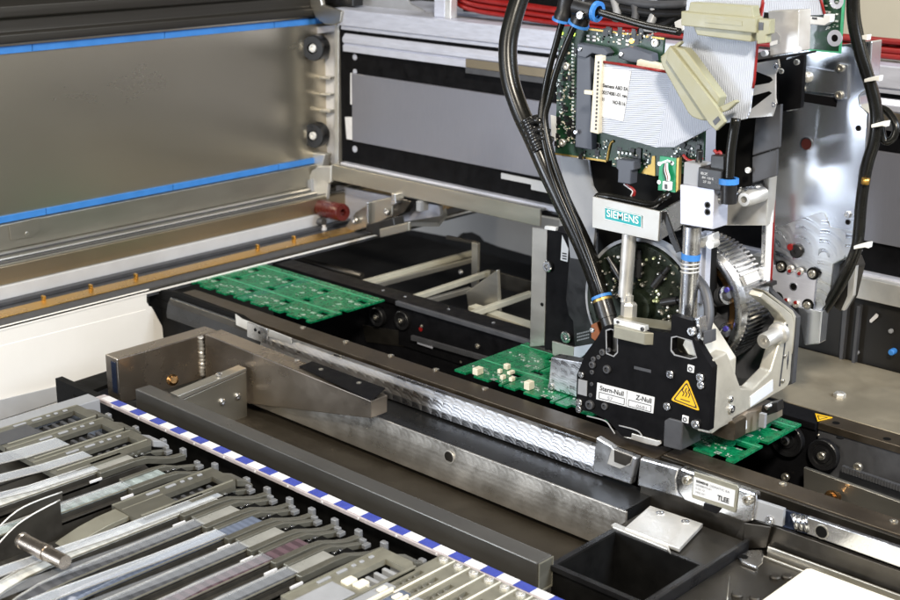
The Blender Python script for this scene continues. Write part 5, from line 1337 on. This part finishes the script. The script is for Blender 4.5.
for k in range(18):
    a = P(594.4 - k * .16 + 4.2, 62 + k * 3.9, y=689.8); mb.box(a.x - .5, a.x + .5, 689.4, 690, a.z - .8, a.z + .5)
part('contact_slots', mb, CHAR, hb)
part('key_tab', MB().py([(584, 90), (592, 91), (592, 95), (584, 94)], 689, 3), CHIP, hb, 0.3)
lp = [(601.5, 66.5), (631, 71), (623, 121.5), (598.5, 116)]
lb = part('cable_label', MB().py(lp, 693.4, .4), PAPER, rb)
q = PY(lp, 693.2); xd, yd = q[1] - q[0], q[0] - q[3]
for txt, u, v, w in (('Siemens A&D EA', .08, .60, .86), ('00374081-01 rev.', .06, .46, .88), ('01', .06, .32, .10), ('NO-B116', .46, .30, .42)):
    lettering(txt, lb, q[3] + xd * u + yd * v, xd, yd, 3.2, INK, xd.length * w, bold=.03)
ca_ = part('flat_connector', MB().py([(681, 11), (688, 11), (690, 2), (752, 6), (753, 16), (756, 18), (755.5, 33), (752, 33.5), (751, 42), (697, 35), (693, 26), (681, 25)], 678, 8), BEIGE, rb, 0.6)
part('front_bar', MB().py([(681, 11.5), (756, 18), (755.5, 33), (681, 25.5)], 675.5, 2.6), BEIGE, ca_, 0.5)
part('moulded_mark', MB().py([(705, 17.5), (742, 21), (742, 26), (705, 22.5)], 675.2, .35), BEIGE, ca_, .1)
part('end_tab', MB().py([(756.2, 18.5), (770, 19.5), (769.5, 34), (766, 35), (766, 43), (757, 44), (756, 33)], 677.5, 6), BEIGE, ca_, 0.5)
part('end_slot', MB().py([(758.5, 22), (763.5, 22.5), (763, 30), (758, 30)], 677.2, .4), CHAR, ca_)
cb_ = part('diagonal_connector', MB().py([(660, 58.5), (669.5, 45.5), (684, 49), (689, 54), (720, 97), (716.5, 108), (709, 121), (700, 120), (692, 117), (688, 113), (662, 66)], 676, 8), BEIGE, rb, 0.7)
part('ridge', MB().py([(669.5, 45.8), (674, 51), (717.5, 108), (725.5, 122), (716, 131), (709, 124), (666, 60)], 673.6, 2.6), BEIGE, cb_, 0.5)
part('end_clip', MB().py([(717, 108), (734, 100), (737, 102), (728, 110), (720, 113)], 676, 4), BEIGE, cb_, 0.5)
part('end_slot', MB().py([(712.5, 121), (718, 116), (720.5, 120), (715, 125.5)], 673.4, .4), CHAR, cb_)
part('latch', MB().py([(660, 57), (678, 42), (681, 41), (681, 43.5), (664, 58)], 678, 3), BEIGE, cb_, 0.3)

# second board at upper right with its own ribbon
ub = thing('circuit_board', 'dark green upright board with a white header behind the silver box', 'circuit board', (-370, 770, 230))
part('laminate', MB().py([(795, -12), (845, -12), (840, 53), (797, 49)], 772, 2), PCB_DK, ub)
part('green_edge', MB().py([(843, -12), (845.5, -12), (840.8, 53.5), (838.5, 53)], 771.6, .6), PCB_EDGE, ub)
part('green_edge', MB().py([(797, 48), (839, 51.5), (839, 53.2), (797, 49.6)], 771.6, .6), PCB_EDGE, ub)
hh = part('white_header', MB().py([(799, 15.5), (823, 18), (824, 14), (831, 14.5), (830, 22), (824, 25.5), (798, 23)], 766, 6), PAPER, ub, 0.5)
for a in (802, 812): part('header_slot', MB().py([(a, 17), (a + 5, 17.5), (a + 5, 19.5), (a, 19)], 765.7, .4), CHAR, hh)
part('ribbon', MB().py([(762, -12), (820, -12), (824, 14.5), (799, 15.5), (764, 12)], 768, 1.2), RIB_V, ub)
part('red_edge', MB().tube(PY([(819, -10), (821, 0), (824.5, 14)], 767.6), .9, 8), RED, ub)
c = P(835, 38, y=772)
part('washer', MB().lathe(c, NY, [(-.2, 5), (.5, 5), (.5, 2.2), (.2, 2.2)], 24), LILAC, ub); part('washer_hole', MB().lathe(c, NY, [(-.2, 2.2), (.3, 2.2), (.3, 0)], 18), HOLEK, ub)
part('washer', MB().lathe(P(837, 1, y=772), NY, [(-.2, 4.6), (.5, 4.6), (.5, 1.8), (.2, 1.8)], 24), LILAC, ub)
mb = MB(); rnd = random.Random(5)
for k in range(24):
    c = P(rnd.uniform(826, 838), rnd.uniform(-5, 30), y=772); w = rnd.uniform(.3, 1)
    mb.box(c.x - w, c.x + w, 771, 771.9, c.z - w * .6, c.z + w * .6)
part('solder_points', mb, SOLDER, ub)

# ================================================================== HOSES AND CABLES
hs = thing('cable_hose', 'thick glossy black hose curving down in front of the cross beam', 'hose', (-520, 690, 80))
def px3(l): return [P(a, b, y=y) for a, b, y in l]
part('hose', MB().tube(spline(px3([(524, -14, 720), (514, 16, 712), (508, 45, 706), (510, 78, 702), (520, 110, 700), (533, 138, 698), (548, 172, 697), (565, 208, 697), (584, 248, 698), (597, 282, 700), (606, 318, 702)]), 8), 6.4, 20), RUBBER, hs, smooth=False)
pts = spline(px3([(530, 119, 698.5), (536, 134, 698), (543, 150, 697.5)]), 10)
part('tape_wrap', MB().tube(pts, [7.3 + .5 * math.sin(k * 1.9) for k in range(len(pts))], 20), TAPEWRAP, hs)
for dy in (0, 9, 17):
    a = P(531 + dy * .35, 122 + dy, y=694); part('wrap_turn', MB().tube(spline([P(527 + dy * .4, 124 + dy, y=698), P(536 + dy * .4, 120 + dy, y=691.5), P(546 + dy * .4, 123 + dy, y=696)], 6), 2.2, 10), TAPEWRAP, hs)
at = thing('air_tubes', 'pair of thin black air tubes with blue ringed push fittings beside the thick hose', 'tubes', (-500, 695, 90))
part('tube', MB().tube(spline(px3([(563, 18, 704), (557, 40, 702), (549, 70, 700), (544, 95, 698), (541, 118, 694), (546, 150, 692), (556, 185, 692), (580, 240, 692), (597, 282, 690), (602, 297, 688)]), 8), 2.2, 12), RUBBER, at)
part('tube', MB().tube(spline(px3([(576, 22, 703), (566, 45, 701), (556, 72, 699), (549, 100, 697), (545, 120, 694), (552, 155, 691), (566, 195, 691), (586, 245, 691), (599, 282, 689), (604, 297, 687)]), 8), 2.2, 12), RUBBER, at)
for a, b, c in (((563, 19), (568, -4), 6.2), ((579, 23), (590, -6), 6.2)):
    q0, q1 = P(*a, y=700), P(*b, y=700); L = (q1 - q0).length
    ff = part('push_fitting', MB().lathe(q0, q1 - q0, [(0, 0), (0, c), (4, c), (5, c - .6), (L, c - .6), (L, 0)], 24), BLACK_P, at, smooth=True)
    part('blue_collar', MB().lathe(q0, q1 - q0, [(-1.4, c - 2), (-1.4, c + .9), (.2, c + .9), (.2, c - 1)], 26), BLUE, ff)
q0, q1 = P(594, 11, y=698), P(576, 6, y=698)
part('elbow', MB().lathe(q0, q1 - q0, [(0, 0), (0, 6), (14, 6), (14, 0)], 24), BLACK_P, at, smooth=True)
part('blue_collar', MB().lathe(P(597, 11.5, y=698), q1 - q0, [(-1.3, 4), (-1.3, 6.6), (1.3, 6.6), (1.3, 4)], 26), BLUE, at)
screw(at, P(581, 15, y=692), NY, 2.6)
part('side_tube', MB().tube(spline(px3([(598, 11.5, 698), (620, 18, 700), (648, 26, 702), (680, 32, 704)]), 8), 2.4, 12), RUBBER, at)
q0, q1 = P(602, 298, y=688), P(613, 334, y=684); L = (q1 - q0).length
ff = part('push_fitting', MB().lathe(q0, q1 - q0, [(0, 0), (0, 6.2), (L * .55, 6.2), (L * .56, 5.6), (L, 5.4), (L, 0)], 26), BLACK_P, at, smooth=True)
part('blue_collar', MB().lathe(q0, q1 - q0, [(-1.6, 4), (-1.6, 6.9), (.3, 6.9), (.3, 5)], 28), BLUE, ff)
part('gold_band', MB().lathe(q0, q1 - q0, [(.6, 6.1), (.6, 6.35), (2.2, 6.35), (2.2, 6.1)], 28), GOLD, ff)
part('brown_block', MB().py([(591, 325), (597, 322), (600, 335), (595, 341), (591, 338)], 688, 4), mat('rust_brown', (.22, .07, .02), 0, .5), at, 0.4)

rc_ = thing('side_cable', 'black cable tied with white cable ties along the right edge of the carriage plate', 'cable', (-340, 790, 60))
part('cable', MB().tube(spline(px3([(853, -14, 776), (853, 18, 778), (860, 52, 780), (870, 84, 784), (876, 112, 786), (875, 138, 786), (868, 162, 786), (864, 182, 786), (861, 205, 786), (859, 230, 786), (856, 250, 786), (845, 275, 788), (832, 298, 792), (820, 314, 796)]), 8), [3.8] * (13 * 8 + 1), 14), RUBBER, rc_)
part('cable', MB().tube(spline(px3([(856, -14, 780), (857, 18, 782), (866, 60, 786), (876, 95, 790), (880, 118, 790), (884, 140, 790), (893, 138, 792), (896, 125, 794), (888, 112, 796), (880, 108, 796)]), 8), 2.4, 12), RUBBER, rc_)
for a, b in ((858, 38), (870, 79), (877, 124.5), (859.5, 246)):
    part('cable_tie', MB().py([(a - 6, b), (a + 5, b - 3), (a + 10, b - 3.5), (a + 9, b + 2.5), (a + 5, b + 1.5), (a - 6, b + 3.4)], 779, 5), TIE, rc_, 0.4)
part('orange_splice', MB().tube(PY([(866, 178), (865, 184)], 782), 2.6, 10), ORANGE, rc_)
part('lower_clamp', MB().py([(836, 265), (852, 258), (856, 268), (848, 300), (840, 312), (834, 308)], 800, 14), STEEL_DK, rc_, 1.0)
part('clamp_edge', MB().py([(849, 268), (856, 266), (853, 296), (844, 311), (841, 310), (847, 296)], 799, 4), ALU_PALE, rc_, 0.4)

# ================================================================== CAMERA HOUSING LEFT OF THE HEAD
ch = thing('camera_housing', 'tall black camera housing with a steel edge strip left of the face plate', 'camera', (-610, 765, 0))
YH = 765
part('edge_strip', MB().py([(532.2, 227), (547.3, 229.5), (544.3, 345.5), (529.8, 347)], YH, 3), STEEL, ch, 0.3)
part('black_face', MB().py([(547.6, 229.5), (597, 241), (596, 352), (544.6, 350)], YH + .4, 20), BLACK, ch, 0.4)
part('raised_cover', MB().py([(566, 300), (568.5, 315), (573, 321), (575, 350), (598, 346), (598, 236), (571, 236)], YH - .6, 1), BLACK_P, ch, 0.2)
part('white_tab', MB().py([(544.5, 226), (556, 227.5), (555.5, 231), (544.5, 229.2)], YH - 3, 3), PAPER, ch, 0.2)
part('sticker', MB().py([(562, 235), (568.5, 249), (567.5, 262), (560.5, 260)], YH - .5, .4), PAPER, ch)
for k in range(3):
    part('sticker_line', MB().py([(562.2, 252.5 + k * 2.6), (566.5, 253.3 + k * 2.6), (566.5, 254.6 + k * 2.6), (562.2, 253.8 + k * 2.6)], YH - .7, .2), INK, ch)
screws(ch, [(549, 266, 4.2), (567.5, 336.5, 4.6)], NY, 4, 'y', YH, ALU)
part('small_hole', MB().lathe(P(542, 304.5, y=YH), NY, [(-.2, 1.5), (.15, 1.5), (.15, 0)], 14), HOLEK, ch)
part('steel_foot', MB().py([(552, 341), (573.8, 347.2), (572.8, 362.5), (552.3, 354.8)], YH - 2, 1.8), STEEL, ch, 0.2)
part('foot_side', MB().py([(574, 347.2), (598, 343), (582, 357), (573, 362.5)], YH - 1.6, 1.6), LILAC, ch, 0.2)
part('steel_base', MB().py([(529.5, 343), (551.5, 351), (551.5, 356), (529.5, 348.5)], YH + 1, 3), STEEL_DK, ch, 0.2)
for k in range(3):
    mb = MB()
    for j in range(7):
        a = 577 + j * 1.8; mb.py([(a, 333.4 + k * 3.2 - j * .45), (a + 1.3, 333.1 + k * 3.2 - j * .45), (a + 1.3, 334.5 + k * 3.2 - j * .45), (a, 334.9 + k * 3.2 - j * .45)], YH - .8, .15)
    part('printed_line', mb, GREY_M, ch)

# grey metal support behind the hose, and clutter above the beam
sp = thing('board_support', 'grey sheet metal support under the controller board beside the hose', 'bracket', (-520, 725, 100))
part('sheet', MB().py([(560, 156), (588, 160), (592, 186), (598, 196), (592, 262), (570, 258)], 728, 3), GREY_M, sp, 0.4)
part('dark_backing', MB().py([(588, 158), (708, 170), (704, 240), (590, 232)], 730, 3), BLACK_M, sp)
ov = thing('overhead_clutter', 'dark cables and brackets above the controller board', 'cables', (-480, 780, 240))
part('dark_box', MB().py([(600, -12), (690, -12), (690, 34), (600, 16)], 800, 10), BLACK_M, ov)
for k, (a, b, m) in enumerate((((600, 3), (690, 14), BLACK_P), ((600, -4), (690, 4), CHAR), ((640, 32), (690, 6), BLACK_P), ((612, -8), (616, 20), GREY_M), ((632, -8), (634, 22), CHAR), ((652, -8), (650, 24), GREY_M))):
    part('cable', MB().tube(spline([P(*a, y=790), P((a[0] + b[0]) / 2 + 3, (a[1] + b[1]) / 2 + 4, y=786), P(*b, y=782)], 6), 3.0, 10), m, ov)
part('white_plug', MB().py([(674, 22), (682, 18), (684, 30), (676, 34)], 776, 6), PAPER, ov, 0.5)
part('white_plug', MB().py([(640, 27), (654, 29), (654, 33), (640, 31)], 776, 5), GREY_M, ov, 0.5)
# right of the carriage: dark cable band above the beam
part('black_band', MB().box(-430, 140, 962, 980, P(885, 46, y=962).z, P(885, 35, y=962).z), BLACK_M, tc)
